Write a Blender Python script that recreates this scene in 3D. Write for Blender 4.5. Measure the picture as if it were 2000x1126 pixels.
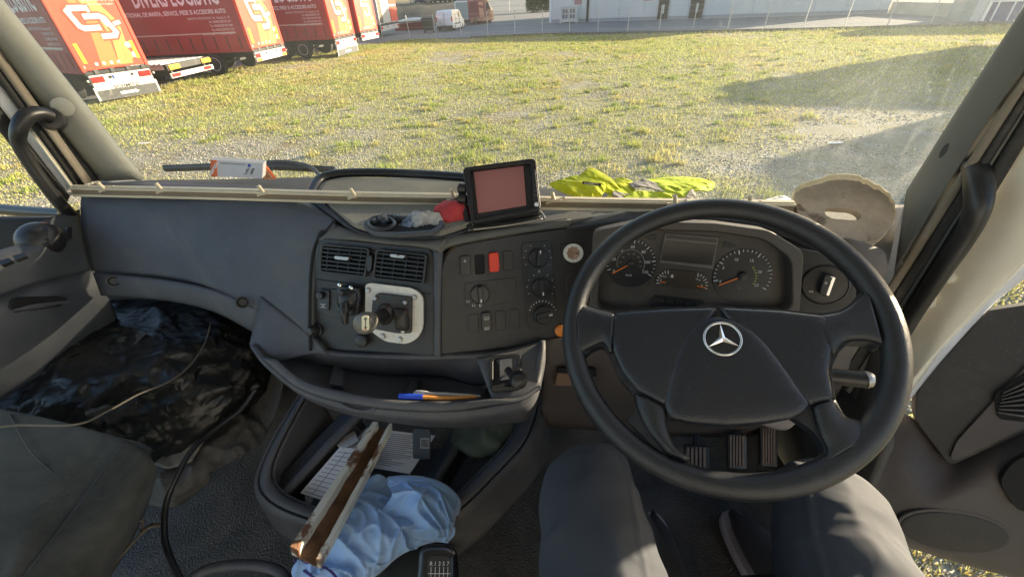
import bpy, bmesh, math, random
import numpy as np
from mathutils import Vector, Matrix
random.seed(7); rng = np.random.default_rng(7)
S = bpy.context.scene; COL = S.collection
for o in list(bpy.data.objects): bpy.data.objects.remove(o)
# ------------------------------------------------------------------ camera
FPX, PITCH, ROLL, CZ = 810.0, math.radians(35.1), math.radians(-2.9), 2.75
_F = np.array([0, math.cos(PITCH), -math.sin(PITCH)]); _U0 = np.array([0, math.sin(PITCH), math.cos(PITCH)]); _R0 = np.array([1., 0, 0])
_R = math.cos(ROLL)*_R0 + math.sin(ROLL)*_U0; _U = -math.sin(ROLL)*_R0 + math.cos(ROLL)*_U0
CAM = np.array([0, 0, CZ])
cd = bpy.data.cameras.new('camera'); cam = bpy.data.objects.new('camera', cd); COL.objects.link(cam)
cd.sensor_width = 36; cd.lens = 36*FPX/2000; cd.clip_start = 0.02; cd.clip_end = 3000
M = Matrix.Identity(4)
for i in range(3): M[i][0], M[i][1], M[i][2], M[i][3] = _R[i], _U[i], -_F[i], CAM[i]
cam.matrix_world = M; S.camera = cam
# ------------------------------------------------------------------ sky, sun, exposure
SUN_AZ, SUN_EL = math.radians(65.5), math.radians(11.5)     # clockwise from +Y
W = bpy.data.worlds.new('World'); S.world = W; W.use_nodes = True
nt = W.node_tree; bg = nt.nodes['Background']; sky = nt.nodes.new('ShaderNodeTexSky')
sky.sky_type = 'NISHITA'; sky.sun_disc = False; sky.sun_elevation = SUN_EL; sky.sun_rotation = SUN_AZ
sky.air_density = 1.0; sky.dust_density = 1.5; sky.ozone_density = 1.2
nt.links.new(sky.outputs[0], bg.inputs[0]); bg.inputs[1].default_value = 0.10
sl = bpy.data.lights.new('sun', 'SUN'); sun = bpy.data.objects.new('sun', sl); COL.objects.link(sun)
sl.energy = 5.0; sl.angle = math.radians(0.6); sl.color = (1.0, 0.84, 0.6)
_sd = Vector((math.sin(SUN_AZ)*math.cos(SUN_EL), math.cos(SUN_AZ)*math.cos(SUN_EL), math.sin(SUN_EL)))
sun.rotation_euler = _sd.to_track_quat('Z', 'Y').to_euler(); sun.location = (30, 20, 30)
S.view_settings.view_transform = 'Standard'; S.view_settings.look = 'None'
S.view_settings.exposure = 1.95; S.view_settings.gamma = 1
try: S.view_settings.use_curve_mapping = False
except Exception: pass
S.render.engine = 'CYCLES'
S.cycles.max_bounces = 8; S.cycles.transparent_max_bounces = 16

# ------------------------------------------------------------------ geometry helpers
def ray(px, py): return _F + (px-1000)/FPX*_R + (563-py)/FPX*_U
def P(px, py, t): return CAM + t*ray(px, py)                     # image ray at a given depth
def Z(px, py, z): d = ray(px, py); return CAM + d*(z/d[2])       # z relative to the eye
def G(px, py, z=0): d = ray(px, py); return CAM + d*((z-CZ)/d[2]) # absolute height
def XP(px, py, x): d = ray(px, py); return CAM + d*(x/d[0])
def YP(px, py, y): d = ray(px, py); return CAM + d*(y/d[1])
def nrm(v): v = np.asarray(v, float); return v/np.linalg.norm(v)
class Plane:
    def __init__(s, a, b, c):
        s.o = np.array(a, float); n = nrm(np.cross(np.array(b)-s.o, np.array(c)-s.o))
        if n @ (CAM-s.o) < 0: n = -n
        s.setn(n)
    def setn(s, n):
        s.n = n; s.x = nrm(_R - n*(_R@n)); s.y = np.cross(n, s.x)
        if s.y @ _U < 0: s.y = -s.y
        return s
    def hit(s, px, py, off=0):
        d = ray(px, py); o = s.o + s.n*off
        return CAM + d*(((o-CAM)@s.n)/(d@s.n))
    def uv(s, p): q = p-s.o; return q@s.x, q@s.y
    def at(s, base, dx=0, dy=0, dz=0): return base + s.x*dx + s.y*dy + s.n*dz
    def off(s, d): q = Plane.__new__(Plane); q.o = s.o+s.n*d; q.n = s.n; q.x = s.x; q.y = s.y; return q
def planeN(o, n):
    q = Plane.__new__(Plane); q.o = np.array(o, float); return q.setn(nrm(n))

def setp(o, parent):
    if parent is not None:
        o.parent = parent; o.matrix_parent_inverse = wm(parent).inverted()
def wm(o):
    m = Matrix.LocRotScale(o.location, o.rotation_euler, o.scale)
    if o.parent: m = wm(o.parent) @ o.matrix_parent_inverse @ m
    return m
def link(name, me, mat=None, parent=None, label=None):
    o = bpy.data.objects.new(name, me); COL.objects.link(o)
    if mat is not None and me is not None and not me.materials: me.materials.append(mat)
    setp(o, parent)
    if label: o['label'] = label
    return o
def thing(name, loc, label, cat, group=None):
    o = bpy.data.objects.new(name, None); COL.objects.link(o); o.location = Vector(loc); o.empty_display_size = .2
    o['label'] = label; o['category'] = cat
    if group: o['group'] = group
    return o
def tag(o, label, cat, group=None):
    o['label'] = label; o['category'] = cat
    if group: o['group'] = group
    return o
def struct(o): o['kind'] = 'structure'; return o
def mesh(name, V, F, mat, parent=None, smooth=0, bevel=0, bseg=2, solid=0, sub=0, label=None, soff=-1):
    me = bpy.data.meshes.new(name); me.from_pydata([tuple(map(float, v)) for v in V], [], F); me.update()
    bm = bmesh.new(); bm.from_mesh(me); bmesh.ops.remove_doubles(bm, verts=bm.verts, dist=1e-6)
    if not solid: bmesh.ops.recalc_face_normals(bm, faces=bm.faces)
    bm.to_mesh(me); bm.free()
    if smooth:
        me.polygons.foreach_set('use_smooth', [True]*len(me.polygons)); me.set_sharp_from_angle(angle=math.radians(smooth))
    o = link(name, me, mat, parent, label)
    if solid: m = o.modifiers.new('s', 'SOLIDIFY'); m.thickness = solid; m.offset = soff
    if bevel:
        m = o.modifiers.new('b', 'BEVEL'); m.width = bevel; m.segments = bseg; m.limit_method = 'ANGLE'; m.angle_limit = math.radians(35); m.harden_normals = bool(smooth)
    if sub: m = o.modifiers.new('u', 'SUBSURF'); m.levels = sub; m.render_levels = sub
    return o
BOXF = [(0, 1, 2, 3), (7, 6, 5, 4), (0, 4, 5, 1), (1, 5, 6, 2), (2, 6, 7, 3), (3, 7, 4, 0)]
def hexa(name, q0, q1, mat, parent=None, **k): return mesh(name, list(q0)+list(q1), BOXF, mat, parent, **k)
def box(name, c, s, mat, parent=None, rz=0, **k):
    cx, sx = math.cos(rz), math.sin(rz); V = []
    for z in (-.5, .5):
        for x, y in ((-.5, -.5), (.5, -.5), (.5, .5), (-.5, .5)):
            X, Y = x*s[0], y*s[1]; V.append((c[0]+X*cx-Y*sx, c[1]+X*sx+Y*cx, c[2]+z*s[2]))
    return mesh(name, V, BOXF, mat, parent, **k)
def cr(pts, n):                                                    # Catmull-Rom resample
    p = np.asarray(pts, float); m = len(p)
    if m == 2: return p[0] + np.linspace(0, 1, n)[:, None]*(p[1]-p[0])
    q = np.vstack([2*p[0]-p[1], p, 2*p[-1]-p[-2]]); out = []
    for u in np.linspace(0, m-1-1e-9, n):
        i = int(u); t = u-i; a, b, c, d = q[i:i+4]
        out.append(.5*((2*b)+(c-a)*t+(2*a-5*b+4*c-d)*t*t+(3*b-a-3*c+d)*t**3))
    return np.array(out)
def crc(pts, n): p = list(pts); return cr(p[-2:]+p+p[:3], (len(p)+4)*40)[80:80+len(p)*40:max(1, len(p)*40//n)]
def lin(pts, n):
    p = np.asarray(pts, float); d = np.r_[0, np.cumsum(np.linalg.norm(np.diff(p, axis=0), axis=1))]
    u = np.linspace(0, d[-1], n); return np.stack([np.interp(u, d, p[:, k]) for k in range(p.shape[1])], 1)
def gridf(nu, nv, cu=False): 
    return [(i*nv+j, i*nv+j+1, ((i+1) % nu)*nv+j+1, ((i+1) % nu)*nv+j) for i in range(nu if cu else nu-1) for j in range(nv-1)]
def loft(name, rows, mat, parent=None, nu=24, nv=32, solid=.012, smooth=50, fn=None, soff=-1, flip=False, **k):
    A = np.array([cr(r, nv) for r in rows]); B = np.stack([cr(A[:, j], nu) for j in range(nv)], 1)
    if fn is not None: B = fn(B)
    V = B.reshape(-1, 3); F = gridf(nu, nv)
    c = V.mean(0); f = F[len(F)//2]; n = np.cross(V[f[1]]-V[f[0]], V[f[2]]-V[f[1]])
    if (n @ (CAM-c) < 0) != flip: F = [t[::-1] for t in F]
    return mesh(name, V, F, mat, parent, smooth=smooth, solid=solid, soff=soff, **k)
def ribbon(name, L, R, mat, parent=None, bulge=0, n=24, m=9, solid=.01, **k):
    L, R = cr(L, n), cr(R, n); V = []
    for a, b in zip(L, R):
        tow = nrm(CAM-(a+b)/2)
        for j in range(m):
            u = j/(m-1); V.append(a+(b-a)*u + tow*bulge*(1-(2*u-1)**2)**.5)
    F = gridf(n, m); f = F[len(F)//2]; V = np.array(V)
    if np.cross(V[f[1]]-V[f[0]], V[f[2]]-V[f[1]]) @ (CAM-V[f[0]]) < 0: F = [t[::-1] for t in F]
    return mesh(name, V, F, mat, parent, smooth=50, solid=solid, **k)
def tube(name, pts, r, mat, parent=None, n=40, m=12, closed=False, flat=None, smooth=60, cap=True, raw=False, **k):
    p = np.asarray(pts, float)
    if not raw: p = crc(p, n) if closed else cr(p, n)
    N = len(p); T = np.gradient(p, axis=0) if not closed else (np.roll(p, -1, 0)-np.roll(p, 1, 0))
    T = np.array([nrm(t+1e-12) for t in T])
    rr = np.interp(np.linspace(0, 1, N), np.linspace(0, 1, len(r)), r) if isinstance(r, (list, tuple)) else np.full(N, r)
    up = np.array([0, 0, 1.]) if abs(T[0][2]) < .9 else np.array([1., 0, 0])
    if flat is not None and len(flat) == 4: up = np.array(flat[1:])
    a = nrm(np.cross(up, T[0])); V = []
    for i in range(N):
        a = nrm(a - T[i]*(a@T[i])); b = np.cross(T[i], a); fl = 1 if flat is None else flat[0]
        for j in range(m):
            t = 2*math.pi*j/m; V.append(p[i]+rr[i]*(math.cos(t)*a+fl*math.sin(t)*b))
    F = [(i*m+j, i*m+(j+1) % m, ((i+1) % N)*m+(j+1) % m, ((i+1) % N)*m+j) for i in range(N if closed else N-1) for j in range(m)]
    if not closed and cap: F += [tuple(range(m))[::-1], tuple((N-1)*m+j for j in range(m))]
    return mesh(name, V, F, mat, parent, smooth=smooth, **k)
def lathe(name, base, axis, prof, mat, parent=None, m=28, up=None, smooth=40, sq=None, **k):   # prof: (radius, height)
    ax = nrm(axis); a = nrm(np.cross(ax, up if up is not None else (_U if abs(ax@_U) < .9 else _R))); b = np.cross(ax, a); V = []
    for r, h in prof:
        for j in range(m):
            t = 2*math.pi*j/m; c, s = math.cos(t), math.sin(t)
            if sq: q = (abs(c)**sq+abs(s)**sq)**(1/sq); c, s = c/q, s/q
            V.append(base+ax*h+r*(c*a+s*b))
    n = len(prof); F = [(i*m+j, i*m+(j+1) % m, (i+1)*m+(j+1) % m, (i+1)*m+j) for i in range(n-1) for j in range(m)]
    F += [tuple(range(m))[::-1], tuple((n-1)*m+j for j in range(m))]
    return mesh(name, V, F, mat, parent, smooth=smooth, **k)
def rpoly(pts, r, seg=4):                                          # round the corners of a 2-D polygon
    out = []; n = len(pts)
    for i in range(n):
        a, b, c = (np.array(pts[(i+k) % n], float) for k in (-1, 0, 1))
        rr = r[i] if isinstance(r, (list, tuple)) else r
        la, lc = np.linalg.norm(a-b), np.linalg.norm(c-b); d = min(rr, la*.49, lc*.49)
        if d < 1e-6: out.append(tuple(b)); continue
        p, q = b+(a-b)/la*d, b+(c-b)/lc*d
        for s in range(seg+1):
            t = s/seg; out.append(tuple((1-t)**2*p+2*t*(1-t)*b+t*t*q))
    return out
def rr(x0, y0, x1, y1, r=4, sk=0): return rpoly([(x0, y0), (x1, y0+sk), (x1, y1+sk), (x0, y1)], r)
def ell(cx, cy, a, b, n=28, rot=0):
    c, s = math.cos(rot), math.sin(rot)
    return [(cx+a*math.cos(t)*c-b*math.sin(t)*s, cy+a*math.cos(t)*s+b*math.sin(t)*c) for t in [2*math.pi*i/n for i in range(n)]]
def panel(name, pl, poly, mat, parent=None, off=0, d=.006, bevel=0, smooth=40, hole=None, **k):
    """a slab on plane pl whose front (off above the plane) has the given outline; hole = inner outline with as many points"""
    f = [pl.hit(x, y, off) for x, y in poly]; b = [p-pl.n*d for p in f]; n = len(f)
    if hole is None:
        F = [tuple(range(n)), tuple(range(2*n-1, n-1, -1))]+[(i, (i+1) % n, n+(i+1) % n, n+i) for i in range(n)]
        return mesh(name, f+b, F, mat, parent, smooth=smooth, bevel=bevel, **k)
    g = [pl.hit(x, y, off) for x, y in hole]; h = [p-pl.n*d for p in g]; F = []
    for i in range(n):
        j = (i+1) % n; F += [(i, j, 2*n+j, 2*n+i), (n+j, n+i, 3*n+i, 3*n+j), (i, n+i, n+j, j), (2*n+i, 2*n+j, 3*n+j, 3*n+i)]
    return mesh(name, f+b+g+h, F, mat, parent, smooth=smooth, bevel=bevel, **k)
def dome(name, pl, poly, mat, parent=None, h=.01, off=0, d=.01, rings=8, pw=2, smooth=60, fn=None, **k):
    f = np.array([pl.hit(x, y, off) for x, y in poly]); c = f.mean(0); n = len(f); V = [p-pl.n*d for p in f]
    for i in range(rings):
        s = math.cos(math.pi/2*i/rings); e = h*(1-s**pw)**(1/pw) if s < 1 else 0
        V += [c+(p-c)*s+pl.n*e for p in f]
    V.append(c+pl.n*h); F = [(i*n+j, i*n+(j+1) % n, (i+1)*n+(j+1) % n, (i+1)*n+j) for i in range(rings) for j in range(n)]
    L = rings*n; F += [(L+j, L+(j+1) % n, L+n) for j in range(n)]+[tuple(range(n))[::-1]]
    V = np.array(V)
    if fn is not None: V = fn(V)
    return mesh(name, V, F, mat, parent, smooth=smooth, **k)
def text(name, s, pos, xd, yd, size, mat, parent=None, ax='CENTER', ext=.0003, wide=1.0, bold=0, shear=0):
    cu = bpy.data.curves.new(name, 'FONT'); cu.body = s; cu.size = size; cu.align_x = ax; cu.align_y = 'CENTER'; cu.extrude = ext; cu.offset = bold; cu.shear = shear; cu.resolution_u = 2
    t = bpy.data.objects.new('tmp', cu); me = bpy.data.meshes.new_from_object(t); bpy.data.objects.remove(t)
    xd, yd = nrm(xd), nrm(yd); zd = np.cross(xd, yd)
    for v in me.vertices: v.co = Vector(pos + xd*v.co.x*wide + yd*v.co.y + zd*v.co.z)
    me.materials.clear(); me.materials.append(mat)
    return link(name, me, None, parent)
def ptext(s, pl, px, py, hpx, mat, parent, name='lettering', off=.0012, rot=0, t=None, **k):
    pos = pl.hit(px, py, off); dep = (pos-CAM)@_F; c, sn = math.cos(rot), math.sin(rot)
    return text(name, s, pos, pl.x*c+pl.y*sn, pl.y*c-pl.x*sn, hpx*dep/FPX*1.4, mat, parent, **k)
def pline(name, pl, pts, wpx, mat, parent, off=.001, closed=False):   # thin printed stroke on a plane
    p = [pl.hit(x, y, off) for x, y in pts]; w = wpx*((p[0]-CAM)@_F)/FPX/2
    if closed: p.append(p[0])
    V = []; F = []
    for i, q in enumerate(p):
        a = p[max(i-1, 0)]; b = p[min(i+1, len(p)-1)]
        if closed and i in (0, len(p)-1): a, b = p[-2], p[1]
        s = nrm(np.cross(pl.n, b-a)); V += [q-s*w, q+s*w, q-s*w-pl.n*.0008, q+s*w-pl.n*.0008]
    for i in range(len(p)-1):
        a, b = 4*i, 4*i+4; F += [(a, a+1, b+1, b), (a+2, b+2, b+3, a+3), (a, b, b+2, a+2), (a+1, a+3, b+3, b+1)]
    return mesh(name, V, F, mat, parent)
from mathutils import noise as mn
def nz(p, s=1, o=0): return mn.noise(Vector((p[0]*s+o, p[1]*s+o*.7, p[2]*s-o)))
def ntz(p, s=1, o=0, oc=4): return mn.fractal(Vector((p[0]*s+o, p[1]*s+o*.7, p[2]*s-o)), 1.0, 2.0, oc)

# ------------------------------------------------------------------ materials
MATS = {}
def mat(name, col, rough=.6, metal=0, var=.15, vs=8, bump=0, bs=300, dust=0, dcol=(.32, .29, .25), spec=.5, spots=None, spscale=30, spth=.6, sheen=0, coat=0, detail=6, emit=None, trans=0):
    m = bpy.data.materials.new(name); m.use_nodes = True; n = m.node_tree; L = n.links.new; N = n.nodes.new
    b = n.nodes['Principled BSDF']; b.inputs['Roughness'].default_value = rough; b.inputs['Metallic'].default_value = metal
    b.inputs['Specular IOR Level'].default_value = spec
    if sheen: b.inputs['Sheen Weight'].default_value = sheen
    if coat: b.inputs['Coat Weight'].default_value = coat; b.inputs['Coat Roughness'].default_value = .08
    tc = N('ShaderNodeTexCoord'); c = None
    def noise(scale, det=detail, r=.6, dist=0):
        t = N('ShaderNodeTexNoise'); t.inputs['Scale'].default_value = scale; t.inputs['Detail'].default_value = det; t.inputs['Roughness'].default_value = r
        t.inputs['Distortion'].default_value = dist; L(tc.outputs['Object'], t.inputs['Vector']); return t
    def ramp(src, a, bb):
        r = N('ShaderNodeMapRange'); r.inputs[1].default_value = a; r.inputs[2].default_value = bb; L(src, r.inputs[0]); return r.outputs[0]
    def mix(fac, A, B):
        x = N('ShaderNodeMix'); x.data_type = 'RGBA'; L(fac, x.inputs[0])
        for s, v in ((x.inputs[6], A), (x.inputs[7], B)):
            if isinstance(v, tuple): s.default_value = (*v, 1)
            else: L(v, s)
        return x.outputs[2]
    t = noise(vs); lo = tuple(max(0, v*(1-var)) for v in col); hi = tuple(min(1, v*(1+var)) for v in col)
    c = mix(ramp(t.outputs['Fac'], .3, .7), lo, hi)
    if spots:
        t2 = noise(spscale, 8, .65, .3); c = mix(ramp(t2.outputs['Fac'], spth, spth+.06), c, spots)
    if dust:
        t3 = noise(5, 8, .7, .5); d = ramp(t3.outputs['Fac'], .62-.3*dust, .9-.1*dust)
        mm = N('ShaderNodeMath'); mm.operation = 'MULTIPLY'; mm.inputs[1].default_value = min(1, dust); L(d, mm.inputs[0])
        c = mix(mm.outputs[0], c, dcol)
        t5 = noise(260, 2, .5); t6 = noise(9, 3); sp_ = N('ShaderNodeMath'); sp_.operation = 'MULTIPLY'; L(ramp(t5.outputs['Fac'], .66, .74), sp_.inputs[0]); L(ramp(t6.outputs['Fac'], .45, .8), sp_.inputs[1]); c = mix(sp_.outputs[0], c, tuple(min(1, v*1.25) for v in dcol))
        t7 = noise(1.4, 5, .7, 2.5); c = mix(ramp(t7.outputs['Fac'], .56, .86), c, tuple(v*.9 for v in dcol))
        rr_ = N('ShaderNodeMapRange'); rr_.inputs[3].default_value = rough; rr_.inputs[4].default_value = min(1, rough+.35); L(mm.outputs[0], rr_.inputs[0]); L(rr_.outputs[0], b.inputs['Roughness'])
    L(c, b.inputs['Base Color'])
    if bump:
        t4 = noise(bs, 3); bp = N('ShaderNodeBump'); bp.inputs['Strength'].default_value = bump; bp.inputs['Distance'].default_value = .002; L(t4.outputs['Fac'], bp.inputs['Height']); L(bp.outputs[0], b.inputs['Normal'])
    if emit: b.inputs['Emission Color'].default_value = (*emit, 1); b.inputs['Emission Strength'].default_value = 1
    if trans: b.inputs['Transmission Weight'].default_value = trans
    MATS[name] = m; return m
def crinkle(m, specs, st=.8):
    n = m.node_tree; N = n.nodes.new; L = n.links.new; tc = N('ShaderNodeTexCoord'); prev = None
    for sc, dist, ds in specs:
        t = N('ShaderNodeTexNoise'); t.noise_type = 'RIDGED_MULTIFRACTAL'; t.inputs['Scale'].default_value = sc; t.inputs['Detail'].default_value = 3; t.inputs['Distortion'].default_value = ds; L(tc.outputs['Object'], t.inputs['Vector'])
        bp = N('ShaderNodeBump'); bp.inputs['Strength'].default_value = st; bp.inputs['Distance'].default_value = dist; L(t.outputs['Fac'], bp.inputs['Height'])
        if prev: L(prev, bp.inputs['Normal'])
        prev = bp.outputs[0]
    L(prev, n.nodes['Principled BSDF'].inputs['Normal']); return m
m_dash = mat('dash plastic', (.06, .066, .08), .55, bump=.3, bs=900, dust=.55, dcol=(.15, .147, .143))
m_dashtop = mat('dash top plastic', (.095, .096, .094), .7, bump=.3, bs=900, dust=.7, dcol=(.2, .192, .168))
m_panel = mat('panel plastic', (.023, .023, .025), .44, bump=.2, bs=1200, dust=.42, dcol=(.11, .102, .096))
m_black = mat('black plastic', (.018, .018, .02), .38, dust=.2, dcol=(.1, .095, .09))
m_void = mat('dark recess', (.008, .008, .009), .9)  # near-black paints shade into recesses, slots and footwell; also dark joints
m_wheel = mat('wheel leatherette', (.019, .02, .024), .31, bump=.4, bs=700, dust=.12, dcol=(.07, .068, .066))
m_hub = mat('hub leatherette', (.019, .021, .028), .3, bump=.4, bs=420, dust=.1, dcol=(.07, .07, .07))
m_lower = mat('lower console plastic', (.055, .057, .068), .52, bump=.25, bs=800, dust=.6, dcol=(.15, .142, .14))
m_pillar = mat('pillar trim', (.28, .288, .265), .75, var=.08, bump=.2, bs=900, dust=.4, dcol=(.42, .41, .36))
m_pillarR = mat('pillar trim grey', (.13, .132, .125), .75, var=.08, bump=.2, bs=900, dust=.35, dcol=(.2, .185, .155))
m_rubber = mat('rubber seal', (.02, .02, .02), .7, dust=.5, dcol=(.17, .15, .12))
m_fuzz = mat('fabric seal', (.24, .21, .17), .95, bump=.8, bs=600, dust=.4)
m_white = mat('cream body paint', (.74, .70, .60), .4, var=.06, dust=.5, dcol=(.55, .47, .34), coat=.3)
m_whitel = mat('white body paint', (.74, .74, .76), .4, var=.05, dust=.25, coat=.3)
m_print = mat('white print', (.75, .75, .74), .6, var=.02)
m_printd = mat('grey print', (.3, .3, .3), .6)
m_orange = mat('orange pointer', (.85, .2, .03), .5, var=.05)
m_red = mat('red switch', (.72, .035, .012), .4, var=.08)
m_amber = mat('amber knob', (.65, .2, .03), .4)
m_chrome = mat('chrome', (.75, .76, .78), .12, 1, var=.03)
m_steel = mat('dull steel', (.42, .4, .37), .38, .9, var=.15, spots=(.12, .055, .025), spscale=120, spth=.6)
# ================================================================== the yard outside
_lat = rng.random((64, 64))
def vnoise(x, y, s):
    x, y = np.asarray(x)*s+1000, np.asarray(y)*s+1000; i, j = np.floor(x).astype(int), np.floor(y).astype(int); u, v = x-i, y-j
    u, v = u*u*(3-2*u), v*v*(3-2*v); g = lambda a, b: _lat[a % 64, b % 64]
    return g(i, j)*(1-u)*(1-v)+g(i+1, j)*u*(1-v)+g(i, j+1)*(1-u)*v+g(i+1, j+1)*u*v
def fbm(x, y, s): return (vnoise(x, y, s)+.5*vnoise(x+7, y+3, 2.1*s)+.25*vnoise(x+13, y-5, 4.3*s)+.125*vnoise(x-3, y+9, 8.7*s))/1.875
def ground_mat(name, cols, scales, bump, bs, rough=.95):
    m = bpy.data.materials.new(name); m.use_nodes = True; n = m.node_tree; L = n.links.new; N = n.nodes.new; b = n.nodes['Principled BSDF']; b.inputs['Roughness'].default_value = rough
    b.inputs['Specular IOR Level'].default_value = .2
    tc = N('ShaderNodeTexCoord'); c = None
    for (col, sc, lo, hi) in zip(cols[1:], scales, (.5, .48, .55), (.6, .62, .65)):
        t = N('ShaderNodeTexNoise'); t.inputs['Scale'].default_value = sc; t.inputs['Detail'].default_value = 8; t.inputs['Roughness'].default_value = .65; L(tc.outputs['Object'], t.inputs['Vector'])
        r = N('ShaderNodeMapRange'); r.inputs[1].default_value = lo; r.inputs[2].default_value = hi; L(t.outputs['Fac'], r.inputs[0])
        x = N('ShaderNodeMix'); x.data_type = 'RGBA'; L(r.outputs[0], x.inputs[0]); x.inputs[7].default_value = (*col, 1)
        if c is None: x.inputs[6].default_value = (*cols[0], 1)
        else: L(c, x.inputs[6])
        c = x.outputs[2]
    v = N('ShaderNodeTexVoronoi'); v.inputs['Scale'].default_value = bs; L(tc.outputs['Object'], v.inputs['Vector'])
    r = N('ShaderNodeMapRange'); r.inputs[3].default_value = .75; r.inputs[4].default_value = 1.2; L(v.outputs['Color'], r.inputs[0])
    x = N('ShaderNodeMix'); x.data_type = 'RGBA'; x.blend_type = 'MULTIPLY'; x.inputs[0].default_value = .8; L(c, x.inputs[6]); L(r.outputs[0], x.inputs[7]); L(x.outputs[2], b.inputs['Base Color'])
    bp = N('ShaderNodeBump'); bp.inputs['Strength'].default_value = bump; bp.inputs['Distance'].default_value = .03; L(v.outputs['Distance'], bp.inputs['Height']); L(bp.outputs[0], b.inputs['Normal'])
    return m
m_ground = ground_mat('gravelly soil', [(.28, .26, .185), (.27, .255, .12), (.33, .31, .25), (.22, .185, .11)], [.35, 1.7, .8], .9, 28)
m_yard = ground_mat('grey asphalt', [(.2, .2, .2), (.24, .235, .225), (.17, .17, .17), (.22, .22, .22)], [.15, .6, 3], .15, 60)
# ground: one sheet, gently uneven
xs = np.concatenate([np.linspace(-400, -40, 9), np.linspace(-36, 40, 77), np.linspace(44, 400, 9)]); ys = np.concatenate([np.linspace(-60, -4, 6), np.linspace(-2, 50, 53), np.linspace(60, 700, 8)])
gx, gy = np.meshgrid(xs, ys, indexing='ij')
def gh(x, y): w = np.clip((np.hypot(x, y)-1)/4, 0, 1)*np.clip((26-np.hypot(x+2, y-12))/10, 0, 1); return (fbm(x, y, .35)-.5)*.12*w-.004*0
gz = gh(gx, gy)
struct(mesh('ground', np.stack([gx, gy, gz-.02], -1).reshape(-1, 3), gridf(len(xs), len(ys)), m_ground, smooth=60))
edge_px = [(191, 196), (295, 176), (420, 141), (560, 113), (700, 90), (800, 78.5), (920, 75), (1075, 69), (1240, 66), (1500, 61), (1750, 55), (1960, 49)]
edge = [G(x, y)[:2] for x, y in edge_px]
yard = [(*p, .05) for p in edge]+[(90, 12, .05), (300, 60, .05), (300, 500, .05), (-300, 500, .05), (-300, 12, .05), (-40, 15.5, .05)]
struct(mesh('paved_yard', yard, [tuple(range(len(yard)))], m_yard))
kerb_l = np.array([(*p, .03) for p in lin(edge[6:], 60)]); V = []; F = []
for i, p in enumerate(kerb_l):
    t = nrm((kerb_l[min(i+1, 59)]-kerb_l[max(i-1, 0)])[:2]); s = np.array([-t[1], t[0], 0])*.09
    V += [p-s-[0, 0, .1], p-s+[0, 0, .13], p+s+[0, 0, .13], p+s-[0, 0, .1]]
for i in range(59):
    a = 4*i; b = a+4; F += [(a, a+1, b+1, b), (a+1, a+2, b+2, b+1), (a+2, a+3, b+3, b+2)]
m_conc = mat('concrete', (.36, .35, .32), .9, var=.2, vs=3)
struct(mesh('kerb', V, F, mat('dark kerb', (.12, .12, .11), .9, vs=2), None))
def in_yard(x, y):
    ex = np.array(edge); r = np.zeros(len(x), bool); poly = [(-60, -60)]+[tuple(e) for e in edge]+[(60, 20), (60, -60)]
    n = len(poly); ins = np.zeros(len(x), bool)
    for i in range(n):
        (x0, y0), (x1, y1) = poly[i], poly[(i+1) % n]
        c = ((y0 > y) != (y1 > y)) & (x < (x1-x0)*(y-y0)/(y1-y0+1e-12)+x0); ins ^= c
    return ins
def edge_dist(x, y):
    e = lin(edge, 120); d = np.full(len(x), 1e9)
    for p in e: d = np.minimum(d, np.hypot(x-p[0], y-p[1]))
    return d
def attr_mat(name, rough=.8, trans=0):
    m = bpy.data.materials.new(name); m.use_nodes = True; n = m.node_tree; b = n.nodes['Principled BSDF']; b.inputs['Roughness'].default_value = rough; b.inputs['Specular IOR Level'].default_value = .25
    a = n.nodes.new('ShaderNodeAttribute'); a.attribute_name = 'col'; n.links.new(a.outputs['Color'], b.inputs['Base Color'])
    if trans:
        t = n.nodes.new('ShaderNodeBsdfTranslucent'); x = n.nodes.new('ShaderNodeMixShader'); x.inputs[0].default_value = trans; n.links.new(a.outputs['Color'], t.inputs[0])
        n.links.new(b.outputs[0], x.inputs[1]); n.links.new(t.outputs[0], x.inputs[2]); n.links.new(x.outputs[0], n.nodes['Material Output'].inputs[0])
    return m
def fast_mesh(name, V, F, col, m):
    me = bpy.data.meshes.new(name); nv, nf, k = len(V), len(F), F.shape[1]
    me.vertices.add(nv); me.vertices.foreach_set('co', V.astype(np.float32).ravel()); me.loops.add(nf*k); me.loops.foreach_set('vertex_index', F.astype(np.int32).ravel())
    me.polygons.add(nf); me.polygons.foreach_set('loop_start', np.arange(0, nf*k, k, dtype=np.int32)); me.update(calc_edges=True)
    a = me.attributes.new('col', 'FLOAT_COLOR', 'POINT'); a.data.foreach_set('color', np.c_[col, np.ones(nv)].astype(np.float32).ravel())
    me.materials.append(m); o = bpy.data.objects.new(name, me); COL.objects.link(o); return o
def scatter(n, r0, r1, a0=-72, a1=86, pw=1.0):
    u = rng.random(n); r = (r0**(2-pw)+u*(r1**(2-pw)-r0**(2-pw)))**(1/(2-pw)); a = np.radians(a0+(a1-a0)*rng.random(n)); return r*np.sin(a), r*np.cos(a)
def greenness(x, y):
    d = np.hypot(x, y); g = fbm(x, y, .3)*.6+fbm(x+40, y-20, 1.6)*.25+.075
    near = np.clip((d-6)/16, 0, 1)
    rut = np.exp(-((x*.35+y-11.5+1.2*np.sin(x*.5))/1.5)**2)*.09
    return g+.16*near-.065-rut+.13*np.exp(-((x-2.8)**2+(y-.8)**2)/2.)+.14*np.exp(-((x+9)**2+(y-15)**2)/14.)
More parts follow.
